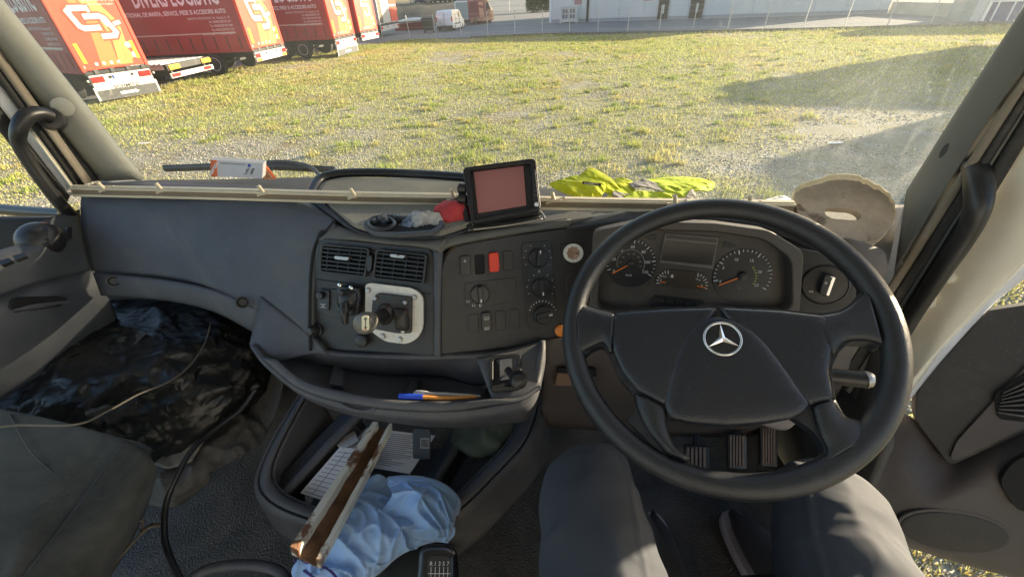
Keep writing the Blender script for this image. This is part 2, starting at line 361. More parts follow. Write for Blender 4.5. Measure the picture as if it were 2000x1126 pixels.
def grass(n, name, tall=1.0, sel=None, r0=2.0, r1=46, th=.44, hmin=.03, hmax=.085, **k):
    x, y = scatter(n, r0, r1, pw=1.15, **k); ok = in_yard(x, y); g = greenness(x, y)+.12*(rng.random(len(x))-.5); ok &= g > th; ok &= ~((np.abs(x) < 1.3) & (y < 1.7) & (y > -4))
    x, y, g = x[ok], y[ok], g[ok]
    # tufts: pull blades together
    cx, cy = np.round(x/.1)*.1, np.round(y/.1)*.1; j = rng.random(len(x))**.25; x = cx+(x-cx)*j+.05*rng.normal(size=len(x)); y = cy+(y-cy)*j+.05*rng.normal(size=len(x))
    d = np.hypot(x, y); ed = edge_dist(x, y); h = (hmin+(hmax-hmin)*rng.random(len(x)))*(.55+1.3*np.clip(g-th, 0, .35))*(1+.6*np.clip((d-12)/20, 0, 1))*tall
    h *= 1+2.0*np.exp(-(ed/.8)**2)*rng.random(len(x))
    w = (.0035+.0035*rng.random(len(x)))*(1+.09*d); a = rng.random(len(x))*6.283; ln = .55*h*rng.random(len(x)); la = rng.random(len(x))*6.283
    z = gh(x, y)-.02; p0 = np.c_[x-w*np.cos(a), y-w*np.sin(a), z]; p1 = np.c_[x+w*np.cos(a), y+w*np.sin(a), z]; p2 = np.c_[x+ln*np.cos(la), y+ln*np.sin(la), z+h]
    V = np.stack([p0, p1, p2], 1).reshape(-1, 3); F = np.arange(len(V)).reshape(-1, 3)
    f = np.clip((g-th)/.25, 0, 1); dry = fbm(x-60, y+30, .45); r = rng.random(len(x))
    c = np.outer(1-f, (.45, .42, .18))+np.outer(f, (.34, .365, .095)); br = np.clip((dry-.52)/.12, 0, 1)*.45*(r < .8); c = c*(1-br[:, None])+np.outer(br, (.44, .29, .1))
    pale_blades = rng.random(len(x)) < .12; c[pale_blades] = (.58, .54, .22); c *= (.72+.5*rng.random(len(x)))[:, None]  # some blades at random get a paler straw tone
    return fast_mesh(name, V, F, np.repeat(c, 3, 0), m_blade)
m_blade = attr_mat('grass blades', .75, .35)
o = grass(640000, 'grass', th=.445, tall=1.0); tag(o, 'patchy yellow green grass growing over the gravel lot', 'grass'); o['kind'] = 'stuff'
nt_ = 1500; tx_, ty_ = scatter(nt_, 3.5, 40, pw=1.2); keep = in_yard(tx_, ty_) & (greenness(tx_, ty_) > .44); tx_, ty_ = tx_[keep], ty_[keep]; nb = 46
x = np.repeat(tx_, nb); y = np.repeat(ty_, nb); sz = np.repeat(.06+.16*rng.random(len(tx_))**2, nb); x = x+rng.normal(size=len(x))*sz; y = y+rng.normal(size=len(x))*sz*.8; h = (.05+.09*rng.random(len(x)))*np.repeat(.6+.9*rng.random(len(tx_)), nb); w = (.004+.004*rng.random(len(x)))*(1+.07*np.hypot(x, y)); an_ = rng.random(len(x))*6.283; la = rng.random(len(x))*6.283; ln = .6*h*rng.random(len(x)); z = gh(x, y)-.02
V = np.stack([np.c_[x-w*np.cos(an_), y-w*np.sin(an_), z], np.c_[x+w*np.cos(an_), y+w*np.sin(an_), z], np.c_[x+ln*np.cos(la), y+ln*np.sin(la), z+h]], 1).reshape(-1, 3)
tc_ = np.array([(.3, .35, .08), (.36, .38, .1), (.45, .4, .14), (.27, .33, .07)])[rng.integers(0, 4, len(tx_))]; cc_ = np.repeat(tc_, nb, 0)*(.75+.45*rng.random((len(x), 1)))
o = fast_mesh('weed_tufts', V, np.arange(len(V)).reshape(-1, 3), np.repeat(cc_, 3, 0), m_blade); tag(o, 'taller green weed tufts scattered over the lot', 'weeds'); o['kind'] = 'stuff'
# gravel stones
x, y = scatter(90000, 2.0, 17, pw=1.35); ok = in_yard(x, y) & (rng.random(len(x)) > np.clip((greenness(x, y)-.40)/.2, 0, .85)) & ~((np.abs(x) < 1.3) & (y < 1.7)); x, y = x[ok], y[ok]; n = len(x)
s = (.006+.014*rng.random(n)**2)*(1+.03*np.hypot(x, y)); oct_ = np.array([(1, 0, 0), (0, 1, 0), (-1, 0, 0), (0, -1, 0), (.2, .1, .7), (0, 0, -.6)]); of = np.array([(0, 1, 4), (1, 2, 4), (2, 3, 4), (3, 0, 4), (1, 0, 5), (2, 1, 5), (3, 2, 5), (0, 3, 5)])
th = rng.random(n)*6.283; k = oct_[None]*(.7+.6*rng.random((n, 6, 1)))*s[:, None, None]; c_, s_ = np.cos(th)[:, None], np.sin(th)[:, None]
V = np.stack([k[..., 0]*c_-k[..., 1]*s_+x[:, None], k[..., 0]*s_+k[..., 1]*c_+y[:, None], k[..., 2]+(gh(x, y)-.016)[:, None]], -1).reshape(-1, 3); F = (of[None]+6*np.arange(n)[:, None, None]).reshape(-1, 3)
gcol = np.array([(.34, .33, .31), (.25, .245, .24), (.42, .39, .35), (.3, .27, .23), (.17, .17, .175)])[rng.integers(0, 5, n)]*(.85+.45*rng.random((n, 1)))*np.array([1.08, 1.03, .96])
o = fast_mesh('gravel', V, F, np.repeat(gcol, 6, 0), attr_mat('gravel stone', .9)); tag(o, 'loose grey gravel stones between the grass', 'gravel'); o['kind'] = 'stuff'
# small litter on the lot
m_litter = mat('bleached plastic', (.7, .7, .66), .5)
for i, (px, py) in enumerate([(1632, 279), (283, 281)]):
    p = G(px, py, .03); q = [p+np.array([a, b, .01+.02*math.sin(5*a*b+i)]) for a, b in ((-.16, -.05), (-.02, -.07), (.15, -.03), (.13, .06), (0, .04), (-.14, .06))]
    o = mesh('litter_scrap', q, [(0, 1, 4, 5), (1, 2, 3, 4)], m_litter, solid=.004)
    tag(o, ['crumpled pale plastic scrap on the shaded gravel at right', 'pale plastic scrap on the grass beside the left windscreen pillar'][i], 'litter', None)

# ------------------------------------------------------------------ curtain-side trailers
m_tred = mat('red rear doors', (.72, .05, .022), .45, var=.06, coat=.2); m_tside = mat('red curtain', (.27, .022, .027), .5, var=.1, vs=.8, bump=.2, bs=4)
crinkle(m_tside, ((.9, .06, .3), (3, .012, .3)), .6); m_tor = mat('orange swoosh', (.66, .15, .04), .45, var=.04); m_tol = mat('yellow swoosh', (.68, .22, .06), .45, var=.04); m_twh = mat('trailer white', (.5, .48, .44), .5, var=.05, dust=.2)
m_tpr = mat('side lettering', (.72, .66, .66), .6, var=.03); m_tdk = mat('chassis black', (.018, .018, .019), .6, dust=.4, dcol=(.12, .11, .1)); m_tgr = mat('mudflap grey', (.055, .058, .058), .6, dust=.3)
m_tl = mat('tail lamp red', (.6, .02, .02), .25, coat=.5); m_ta = mat('amber reflector', (.95, .38, .03), .35, coat=.5); m_tyre = mat('tyre', (.02, .02, .02), .85, dust=.4, dcol=(.1, .09, .08)); m_plate = mat('number plate', (.55, .55, .53), .4)
m_pblue = mat('plate blue', (.03, .07, .35), .4)
def wheel(c, ax, R, w, parent, name='wheel'):
    ax = nrm(ax); c = np.array(c, float)
    o = lathe(name, c-ax*w/2, ax, [(R*.6, 0), (R*.93, .01), (R, w*.15), (R, w*.85), (R*.93, w-.01), (R*.6, w)], m_tyre, parent, m=24)
    lathe('rim', c-ax*(w/2+.005), ax, [(R*.2, w*.12), (R*.3, w*.2), (R*.5, w*.3), (R*.58, .02), (R*.61, .01), (R*.61, w+.01), (R*.55, w+.01), (R*.45, w*.75), (R*.2, w*.9)], m_twh, o, m=20)
    return o
def stroke(path, w):                                              # thick open path, mitred
    p = np.array(path, float); n = len(p); L = []; R = []
    for i in range(n):
        a = p[i]-p[i-1] if i else p[1]-p[0]; b = p[i+1]-p[i] if i < n-1 else a
        na = np.array([-a[1], a[0]])/np.hypot(*a); nb = np.array([-b[1], b[0]])/np.hypot(*b); m = na+nb; m = m/(m@m)*2
        L.append(p[i]+m*w/2); R.append(p[i]-m*w/2)
    return L, R
def trailer(name, A, B, length, label, wax=True, swoosh=True, ztop=4.0, flap=None, zb=1.1, side=True, cols=None, group='red curtain side trailers parked in a row', txt=True, dz=0, lwide=1.0, logo2=False):
    A = np.array([*A[:2], 0.]); B = np.array([*B[:2], 0.]); r = nrm(B-A); Wd = np.linalg.norm(B-A); b = np.array([r[1], -r[0], 0]); up = np.array([0, 0, 1.])
    if b[0] < 0 and group: b = -b
    cr_, cs_ = cols or (m_tred, m_tside)
    Q = lambda a, d, z: A+r*a+b*d+up*z
    T = thing(name, A+r*Wd/2, label, 'trailer', group)
    def hx(nm, a0, a1, d0, d1, z0, z1, m, par=T, **k):
        return hexa(nm, [Q(a0, d0, z0), Q(a1, d0, z0), Q(a1, d1, z0), Q(a0, d1, z0)], [Q(a0, d0, z1), Q(a1, d0, z1), Q(a1, d1, z1), Q(a0, d1, z1)], m, par, **k)
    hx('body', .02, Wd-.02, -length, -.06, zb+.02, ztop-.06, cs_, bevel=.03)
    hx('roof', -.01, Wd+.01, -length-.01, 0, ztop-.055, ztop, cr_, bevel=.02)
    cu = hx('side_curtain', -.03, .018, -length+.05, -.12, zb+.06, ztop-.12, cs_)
    if side:
        for i in range(int((length-.6)/.62)):
            d = -.45-.62*i; hx('strap', -.04, -.032, d-.025, d+.025, zb-.02, zb+.62, m_tdk, cu)
        hx('reflective_tape', -.036, -.0305, -length+.3, -.5, zb+.74, zb+.79, m_twh, cu); hx('side_rail', -.045, .015, -length, -.05, zb-.08, zb+.055, m_tside)
    for nm, a in (('corner_post', 0), ('corner_post', Wd-.09)): hx(nm, a-.015, a+.105, -.12, .03, zb-.05, ztop-.058, cr_, bevel=.01)
    for i in (0, 1): hx('rear_door', .11+i*(Wd-.22)/2+.004, .11+(i+1)*(Wd-.22)/2-.004, -.055, .012, zb+.02, ztop-.06, cr_, bevel=.006)
    def flat(nm, pts, m, d=.016, dd=.005):
        f = [Q(a*Wd, d, z) for a, z in pts]; n = len(f); return mesh(nm, f+[q-b*dd for q in f], [tuple(range(n)), tuple(range(2*n-1, n-1, -1))]+[(i, (i+1) % n, n+(i+1) % n, n+i) for i in range(n)], m, T)
    if swoosh:
        H = ztop-zb
        flat('swoosh', [(.3, zb+.1), (.55, zb+.1), (.6, zb+.3*H), (.56, zb+.55*H), (.25, ztop-.1), (.12, ztop-.1), (.42, zb+.6*H), (.36, zb+.3*H)], m_tor)
        flat('swoosh', [(.56, zb+.1), (.78, zb+.1), (.86, zb+.5*H), (.52, ztop-.1), (.27, ztop-.1), (.6, zb+.55*H), (.64, zb+.32*H)], m_tol, .0165)
        for w_, mm, dd in ((78, cr_, .0215), (46, m_twh, .0265)):
            def lg(path, w):
                L, R = stroke(path, w); n = len(L); k = Wd*.70/430*lwide
                c = lambda q: Q(Wd*.53+(q[0]-225)*k, dd, zb+1.52*H/2.9-(q[1]-140)*k*1.05)
                f = [c(q) for q in L]+[c(q) for q in R[::-1]]; mesh('logo', f+[q-b*.005 for q in f], [(i, i+1, 2*n-2-i, 2*n-1-i) for i in range(n-1)]+[(i, i+2*n, (i+1) % (2*n)+2*n, (i+1) % (2*n)) for i in range(2*n)], mm, T)
            if logo2:
                lg([(330, 40), (120, 30), (90, 120), (330, 130)], w_); lg([(330, 130), (350, 270), (200, 275), (185, 215)], w_)
                continue
            lg([(190, 25), (70, 25), (38, 50), (75, 170), (105, 190), (245, 190)], w_); lg([(140, 95), (280, 95), (315, 115), (362, 235), (335, 265), (215, 265)], w_)
            if w_ < 60: lg([(285, 120), (315, 185)], 24); lg([(372, 168), (440, 152)], 34); lg([(212, 62), (205, 5)], 28)
            else: lg([(365, 168), (448, 150)], 60); lg([(212, 62), (204, -8)], 56)
        for i, (a, z0, z1) in enumerate(((.1, .25, .9), (.9, .25, .85))): flat('reflector', [(a-.03, zb+z0), (a+.025, zb+z0), (a+.02, zb+z1), (a-.035, zb+z1)], m_ta, .02)
        for a, z, rd in ((.035, .14, .06), (.24, .2, .055), (.35, .2, .055), (.46, .2, .055), (.57, .2, .055), (.83, .72, .1), (.86, .38, .1)): lathe('speed_disc', Q(a*Wd, .012, zb+z), b, [(rd, 0), (rd, .006)], m_plate, T, m=16)
        flat('sticker', [(.72, zb+.25), (.82, zb+.25), (.82, zb+.55), (.72, zb+.55)], m_tol, .021)
        for i, z in enumerate((ztop-.62, ztop-.72, ztop-.85)): text('lettering', ['0239-610 370', '0726 248 275 386', 'www.transport-logistic'][i], Q(Wd*.72, .022, z-dz), r, up, .14 if i < 2 else .09, m_twh, T, ax='CENTER')
    # rear end
    hx('hinge_rail', 0, Wd, -.1, .045, zb-.14, zb-.01, m_tdk, bevel=.015)
    for i in range(4): hx('door_latch', Wd*(.14+.24*i), Wd*(.2+.24*i), .046, .075, zb-.11, zb+.03, m_tgr)
    bm_ = hx('rear_bumper', .06, Wd-.06, -.05, .05, zb-.56, zb-.15, m_twh, bevel=.015)
    for a in (.08, Wd-.5): hx('tail_lamp', a, a+.42, .02, .085, zb-.4, zb-.2, m_tl, bevel=.02)
    pl_ = hx('number_plate', Wd*.36, Wd*.64, .052, .06, zb-.34, zb-.2, m_plate); hx('plate_band', Wd*.362, Wd*.385, .061, .064, zb-.335, zb-.205, m_pblue, pl_)
    for a in (.33, .67): lathe('plate_lamp', Q(Wd*a, .05, zb-.26), b, [(.045, 0), (.045, .03), (.02, .045)], m_tdk, T, m=12)
    for a in (-.03, Wd+.03): lathe('marker_lamp', Q(a, .0, zb-.32), b, [(.035, 0), (.045, .04), (.02, .07)], m_twh, T, m=10)
    if flap == 'flap':
        hx('underrun_beam', .0, Wd, -.02, .058, zb-.68, zb-.555, m_twh, bevel=.01)
        text('lettering', 'SCHMITZ', Q(Wd*.5, .062, zb-.62), r, up, .16, m_tdk, T, wide=1.3, bold=.003)
        fl = hx('mud_flap', .03, Wd-.03, -.02, .02, zb-1.02, zb-.67, m_tgr)
        for a in (.0, Wd-.07): hx('flap_edge', a, a+.07, .0215, .03, zb-1.02, zb-.67, m_twh, fl)
        fl2 = [(.36, -.9), (.6, -.9), (.6, -.93), (.66, -.86), (.6, -.77), (.6, -.8), (.36, -.8)]
        f = [Q(a*Wd, .026, zb+z) for a, z in fl2]; mesh('flap_print', f, [tuple(range(7))], m_plate, fl, solid=.003)
    elif flap == 'amber':
        for a in (.1, Wd-.55): hx('reflector', a, a+.45, .05, .09, zb-.54, zb-.42, m_ta, bevel=.02)
    # chassis
    for a in (Wd*.3, Wd*.66): hx('chassis_beam', a, a+.14, -length+.3, -.1, zb-.4, zb+.02, m_tdk)
    if wax:
        for i in range(3):
            d = -2.2-1.32*i
            for a, s in ((.17, -1), (Wd-.17, 1)): wheel(Q(a, d, .52), r*s, .5, .34, T)
            hx('axle', .3, Wd-.3, d-.06, d+.06, .46, .58, m_tdk)
        hx('side_guard', .05, .1, -length+4, -6.2, .55, .65, m_twh)
        for d in (-length+3.2,): hx('support_leg', .35, .47, d-.08, d+.08, .04, zb, m_tdk); hx('support_leg', Wd-.47, Wd-.35, d-.08, d+.08, .04, zb, m_tdk)
    if txt and side:
        mid = lambda d, z: Q(-.0375, d, z)
        text('lettering', 'DIVERS LOGISTIC', mid(-.75, 3.34), b, up, .98, m_tpr, cu, ax='RIGHT', bold=.028, wide=.56)
        text('lettering', 'TRANSPORT INTERNATIONAL DE MARFA, SERVICE, PIESE SI ACCESORII AUTO', mid(-.6, 2.74), b, up, .25, m_tpr, cu, ax='RIGHT', bold=.006, wide=.8)
        for i, s_ in enumerate(['SADOVA, MOLDOVA, Str. Soveja, nr. 41', 'Tel. 0040/230/570 271', 'Tel. 0040/230/374 040', 'Fax 0040/230/570 272', 'www.diverslogistic.ro  office@diverslogistic.ro']):
            text('lettering', s_, mid(-.5, 2.49-.165*i), b, up, .14 if i < 4 else .1, m_tpr, cu, ax='RIGHT', wide=.9)
    return T, Q, Wd
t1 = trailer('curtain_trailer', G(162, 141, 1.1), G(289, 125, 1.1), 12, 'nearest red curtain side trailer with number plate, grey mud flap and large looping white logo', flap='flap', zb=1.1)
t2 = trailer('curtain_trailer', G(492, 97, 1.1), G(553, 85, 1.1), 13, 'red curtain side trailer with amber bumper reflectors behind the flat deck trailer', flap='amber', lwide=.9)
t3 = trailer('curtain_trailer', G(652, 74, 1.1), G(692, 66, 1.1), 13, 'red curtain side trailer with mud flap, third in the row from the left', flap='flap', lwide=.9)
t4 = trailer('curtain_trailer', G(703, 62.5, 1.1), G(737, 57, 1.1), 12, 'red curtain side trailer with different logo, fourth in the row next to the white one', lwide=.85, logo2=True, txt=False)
# low flat deck trailer
A, B = G(333, 150, .5), G(415, 131, .5); r = nrm([*(B-A)[:2], 0]); b = np.array([r[1], -r[0], 0]); Wd = np.linalg.norm((B-A)[:2]); A[2] = 0; up = np.array([0, 0, 1.])
T = thing('flat_deck_trailer', A+r*Wd/2, 'low flat deck trailer with grey ribbed deck and amber lamps between the red trailers', 'trailer')
def hq(nm, a0, a1, d0, d1, z0, z1, m, par, **k):
    Q = lambda a, d, z: A+r*a+b*d+up*z
    return hexa(nm, [Q(a0, d0, z0), Q(a1, d0, z0), Q(a1, d1, z0), Q(a0, d1, z0)], [Q(a0, d0, z1), Q(a1, d0, z1), Q(a1, d1, z1), Q(a0, d1, z1)], m, par, **k)
m_deck = mat('deck aluminium', (.4, .4, .39), .45, .3, dust=.3)
dk = hq('deck', 0, Wd, -7.5, -.12, .84, .95, mat('deck base', (.28, .28, .27), .6, dust=.4), T)
for i in range(int(7.2/.22)): hq('deck_rib', .03, Wd-.03, -.35-.22*i, -.22-.22*i, .951, .985, m_deck, dk)
hq('rear_beam', -.02, Wd+.02, -.11, .04, .72, .97, m_tdk, T, bevel=.02); hq('rear_bumper', .0, Wd, -.02, .06, .42, .62, m_twh, T, bevel=.02)
for a in (.05, Wd-.75): hq('amber_lamp', a, a+.7, .041, .1, .74, .93, m_ta, T, bevel=.04); hq('tail_lamp', a, a+.55, .061, .09, .46, .6, m_tl, T, bevel=.02)
hq('side_rail', -.03, .05, -7.5, -.1, .76, .9, m_twh, T)
for a in (.3, Wd-.42): hq('chassis_beam', a, a+.12, -7.4, -.1, .5, .83, m_tdk, T)
for i in range(2):
    for a, s in ((.15, -1), (Wd-.15, 1)): wheel(A+r*a+b*(-1.8-1.0*i)+up*.38, r*s, .36, .25, T)
# white reefer with one red door swung open
T5, Q5, W5 = trailer('box_trailer', G(742, 48.5, 1.1), G(777, 42, 1.1), 9, 'white box trailer with ribbed doors standing past the red trailers', swoosh=False, cols=(m_twh, m_twh), group=None, side=False, txt=False)
bb = nrm(Q5(0, 1, 0)-Q5(0, 0, 0))
for i in range(6): a = .2+.17*i; hexa('lock_bar', [Q5(a, .02, 1.2), Q5(a+.035, .02, 1.2), Q5(a+.035, .06, 1.2), Q5(a, .06, 1.2)], [Q5(a, .02, 3.9), Q5(a+.035, .02, 3.9), Q5(a+.035, .06, 3.9), Q5(a, .06, 3.9)], m_steel, T5)
for z0, z1 in ((1.2, 2.45), (2.6, 3.85)): hexa('red_panel', [Q5(W5*.62, .02, z0), Q5(W5, .02, z0), Q5(W5, .06, z0), Q5(W5*.62, .06, z0)], [Q5(W5*.62, .02, z1), Q5(W5, .02, z1), Q5(W5, .06, z1), Q5(W5*.62, .06, z1)], m_tred, T5)
# two lorries parked to the right of the cab; they throw the long shadows across the grass
sh = np.array([math.sin(SUN_AZ), math.cos(SUN_AZ)]); k = 4.0/math.tan(SUN_EL)
for i, (tip, tip2) in enumerate(((G(1390, 172), G(1395, 206)), (G(1480, 318), G(1500, 368)))):
    a = tip[:2]+sh*k; d = nrm(tip2[:2]-tip[:2]); e = a+d*2.55
    trailer('parked_trailer', (*a, 0), (*e, 0), 12.5, ['white box trailer parked right of the cab, farther one', 'white box trailer parked right of the cab, nearer one'][i], swoosh=False, cols=(m_twh, m_twh), side=False, txt=False, group=None)

# ------------------------------------------------------------------ fence
m_post = mat('galvanised post', (.5, .5, .48), .5, .3, dust=.3)
fp = lin([G(x, y)[:2] for x, y in ((640, 84), (760, 77), (800, 74.5), (920, 70), (1075, 65), (1240, 63), (1500, 58), (1750, 53), (1960, 47))], 400)
fen = thing('wire_fence', (*fp[200], .05), 'wire fence with thin metal posts along the far edge of the grass', 'fence')
tot = np.r_[0, np.cumsum(np.linalg.norm(np.diff(fp, axis=0), axis=1))]; npst = int(tot[-1]/2.45); pme = None; tops = []
for i in range(npst+1):
    u = i*2.45; x, y = np.interp(u, tot, fp[:, 0]), np.interp(u, tot, fp[:, 1]); ln = .05*rng.normal(); ly = .05*rng.normal()
    tops.append((x+ln, y+ly)); p0, p1 = np.array([x, y, 0.]), np.array([x+ln, y+ly, 1.75])
    tube('post', [p0, p1], .032, m_post, fen, n=2, m=6)
wires = []
for z in (.25, .8, 1.3, 1.65): tube('wire', [np.array([x, y, z]) for x, y in tops], .006, m_post, fen, n=len(tops), m=3, raw=True, cap=False)

# ------------------------------------------------------------------ warehouse and the far side of the yard
m_wall = mat('warehouse panel', (.62, .6, .58), .6, var=.05, vs=.4); m_trim = mat('grey trim', (.3, .31, .33), .5); m_door = mat('dock door', (.55, .56, .58), .5, var=.05); m_dark = mat('dock bumper', (.03, .03, .032), .8); m_ylw = mat('yellow mark', (.7, .5, .06), .6)
a0, a1 = G(1075, 46)[:2], G(1731, 28)[:2]; wd = nrm([*(a1-a0), 0]); wn = np.array([-wd[1], wd[0], 0]); wn = wn if wn[1] < 0 else -wn; LW = np.linalg.norm(a1-a0); A0 = np.array([*a0, .05]); HW = np.linalg.norm(G(1731, 28)[:2]-G(1238, 80)[:2])*math.tan(SUN_EL)
Bq = lambda u, d, z: A0+wd*u+wn*d+np.array([0, 0, z])
def bx(nm, u0, u1, d0, d1, z0, z1, m, par, **k): return hexa(nm, [Bq(u0, d0, z0), Bq(u1, d0, z0), Bq(u1, d1, z0), Bq(u0, d1, z0)], [Bq(u0, d0, z1), Bq(u1, d0, z1), Bq(u1, d1, z1), Bq(u0, d1, z1)], m, par, **k)
T = thing('warehouse', Bq(LW/2, 0, 0), 'long pale flat warehouse with dock openings beyond the fence', 'building')
bx('core', 0, LW, -18, -.05, 0, HW, m_wall, T); bx('plinth', -.02, LW+.02, -.1, .06, 0, .3, m_trim, T)
pw = 2.6
for i in range(int(LW/pw)+1): bx('wall_panel', i*pw+.012, min((i+1)*pw-.012, LW), -.04, .03, .31, HW-.3, m_wall, T)
bx('parapet', -.05, LW+.05, -18, .1, HW-.28, HW+.05, m_trim, T); bx('corner_post', -.12, .12, -.1, .09, 0, HW-.3, m_whitel, T)
def upx(px): 
    d = ray(px, 40); o = Bq(0, 0, 0)-CAM; return (lambda t: (CAM+d*t-Bq(0, 0, 0))@wd)((o@wn)/(d@wn))
for px0, px1, zz in ((1283, 1302, 5), (1344, 1369, 5)):
    u0, u1 = upx(px0), upx(px1); o = bx('dock_frame', u0, u1, .035, .25, .05, HW-.5, m_dark, T); bx('guide_mark', u0+(u1-u0)*.45, u0+(u1-u0)*.62, .255, .27, .55, 1.35, m_plate, o)
bx('loading_door', upx(1304), upx(1342), .035, .07, .3, 4.2, m_door, T); bx('loading_door', upx(1371), upx(1420), .035, .07, .3, 4.2, m_door, T)
bx('wall_sign', upx(1253), upx(1270), .035, .06, 1.75, 2.3, mat('red wall sign', (.5, .06, .05), .5), T)
bx('down_pipe', upx(1145), upx(1149), .035, .15, 0, HW-.4, m_dark, T); 
w_ = bx('wall_window', upx(1119), upx(1137), .035, .08, 1.55, 3.0, m_plate, T); bx('pane', upx(1121), upx(1135), .081, .09, 1.65, 2.9, mat('window glass', (.12, .15, .2), .1), w_)
tag(lathe('wall_lamp', Bq(upx(1207), .03, 1.05), wn, [(.1, 0), (.1, .05), (.05, .09)], m_plate, T, m=12), 'small white round fitting', 'x'); del bpy.data.objects['wall_lamp']['category']
# white slatted cage crate in front of the wall
u0, u1 = upx(1107)-.5, upx(1142)-.6; T = thing('window_crate', Bq((u0+u1)/2, 1.4, 0), 'white framed crate of small panes standing before the warehouse wall', 'crate')
cz = 1.55; cw = u1-u0
def cb(nm, a0, a1, z0, z1, d0=1.15, d1=1.22, m=m_plate, par=T): return bx(nm, u0+a0*cw, u0+a1*cw, d0, d1, z0, z1, m, par)
for s in (0, .92): cb('upright', s, s+.08, .0, cz); cb('back_upright', s, s+.08, 0, cz, .2, .27)
for z in (.22, cz-.1): cb('rail', .08, .92, z, z+.1); cb('back_rail', .08, .92, z, z+.1, .2, .27)
cb('base', .02, .98, .1, .21, .2, 1.2)
for i in range(2):
    x0 = .1+.42*i; f = cb('window_frame', x0, x0+.38, .34, cz-.12, 1.02, 1.1); 
    for j in range(2):
        for k_ in range(2): cb('pane', x0+.04+.165*j, x0+.175+.165*j, .42+.48*k_, .82+.48*k_, 1.101, 1.12, MATS['window glass'], f)
# concrete wall and blue hall on the right, built low to shorten its shadow
p0, p1 = G(1735, 28), G(1884, 37.5); d_ = nrm((p1-p0)*[1, 1, 0]); n_ = np.array([-d_[1], d_[0], 0])
q = [p0-d_*.2, p1+d_*2, p1+d_*2+n_*.35, p0+n_*.35-d_*.2]; Tw = hexa('concrete_wall', [v*[1, 1, 0] for v in q], [v*[1, 1, 0]+[0, 0, .95] for v in q], mat('beige wall concrete', (.5, .45, .36), .9, vs=1), bevel=.03); tag(Tw, 'low beige concrete wall behind the right end of the yard', 'wall')  # warm beige is the wall's own tone
p0 = G(1872, 44); d_ = nrm([1, -.5, 0]); n_ = np.array([.45, .89, 0]); T = thing('blue_hall', p0*[1, 1, 0]+d_*4, 'blue hall built low, with grey green corner frame at the right edge', 'container')
def bh(nm, a0, a1, e0, e1, z0, z1, m): c = p0*[1, 1, 0]; q = [c+d_*a+n_*e for a, e in ((a0, e0), (a1, e0), (a1, e1), (a0, e1))]; return hexa(nm, [v+[0, 0, z0] for v in q], [v+[0, 0, z1] for v in q], m, T)
m_blue = mat('blue cladding', (.04, .07, .25), .5); bh('cladding', 1.3, 7, .3, 2.6, .02, 2.6, m_blue); bh('corner_frame', 0, .5, 0, 2.7, .02, 2.65, mat('grey green steel', (.25, .3, .3), .5)); bh('pale_panel', .51, 1.1, .12, 2.65, .02, 2.63, m_door); bh('white_post', 1.11, 1.3, .05, .3, .02, 2.6, m_whitel)
for z in (1.1, 2.0): bh('rail', 1.31, 7, .02, .1, z, z+.1, m_whitel)
for a in (1.6, 2.4): bh('rail_post', a, a+.08, .0, .12, 0, 2.1, m_whitel)

# ------------------------------------------------------------------ vans, bin, bank, parked cars
m_vwhite = mat('van white paint', (.72, .73, .75), .3, var=.03, coat=.5); m_vred = mat('van dark red paint', (.2, .03, .035), .3, var=.05, coat=.5); m_glass = mat('dark car glass', (.02, .025, .03), .06); m_wrim = mat('wheel rim grey', (.35, .35, .36), .4, .6)
def vehicle(name, label, cat, pos, dirv, L_, Wv, prof, m, wins, wheels, R=.31, group=None, rear=None, simple=False):
    """prof: side outline (along, height); pos = rear-centre on the ground, dirv = heading"""
    f = nrm([*dirv, 0]); s = np.array([f[1], -f[0], 0]); o0 = np.array([*pos, .05]); up = np.array([0, 0, 1.]); T = thing(name, o0+f*L_/2, label, cat, group)
    Q = lambda a, w, z: o0+f*a+s*w+up*z
    pr = rpoly(prof, .18, 3); n = len(pr); V = []; hmax = max(z for _, z in prof)
    for w, ins in ((-Wv/2, 1), (-Wv/2+.05, 0), (Wv/2-.05, 0), (Wv/2, 1)):
        for a, z in pr: t = max(0, (z-.9)/max(.1, hmax-.9)); V.append(Q(L_/2+(a-L_/2)*(1-.015*ins), w*(1-.12*t*t), z-.02*ins*(z > .5)))
    F = [(i*n+j, i*n+(j+1) % n, (i+1)*n+(j+1) % n, (i+1)*n+j) for i in range(3) for j in range(n)]+[tuple(range(n)), tuple(range(4*n-1, 3*n-1, -1))]
    mesh('body', V, F, m, T, smooth=45)
    for nm, poly, sides, mm in wins:
        for sd in sides:
            V = [];
            for a, z in poly: t = max(0, (z-.9)/max(.1, hmax-.9)); V.append(Q(a, sd*(Wv/2*(1-.12*t*t)+.006), z))
            mesh(nm, V, [tuple(range(len(V)))], mm, T, solid=.012, soff=0)
    for a in wheels:
        for sd in (-1, 1):
            c = Q(a, sd*(Wv/2-.1), R); o = lathe('wheel', c-s*.1, s, [(R*.62, 0), (R*.95, .01), (R, .04), (R, .16), (R*.95, .19), (R*.62, .2)], m_tyre, T, m=20)
            if not simple: lathe('rim', c-s*.105, s, [(R*.15, .0), (R*.6, .02), (R*.62, .0), (R*.62, .21), (R*.5, .18), (R*.15, .2)], m_wrim, o, m=16)
    def rq(nm, w0, w1, z0, z1, a, mm, d=.03): return hexa(nm, [Q(a-d, w0, z0), Q(a-d, w1, z0), Q(a+.02, w1, z0), Q(a+.02, w0, z0)], [Q(a-d, w0, z1), Q(a-d, w1, z1), Q(a+.02, w1, z1), Q(a+.02, w0, z1)], mm, T)
    return T, Q, rq
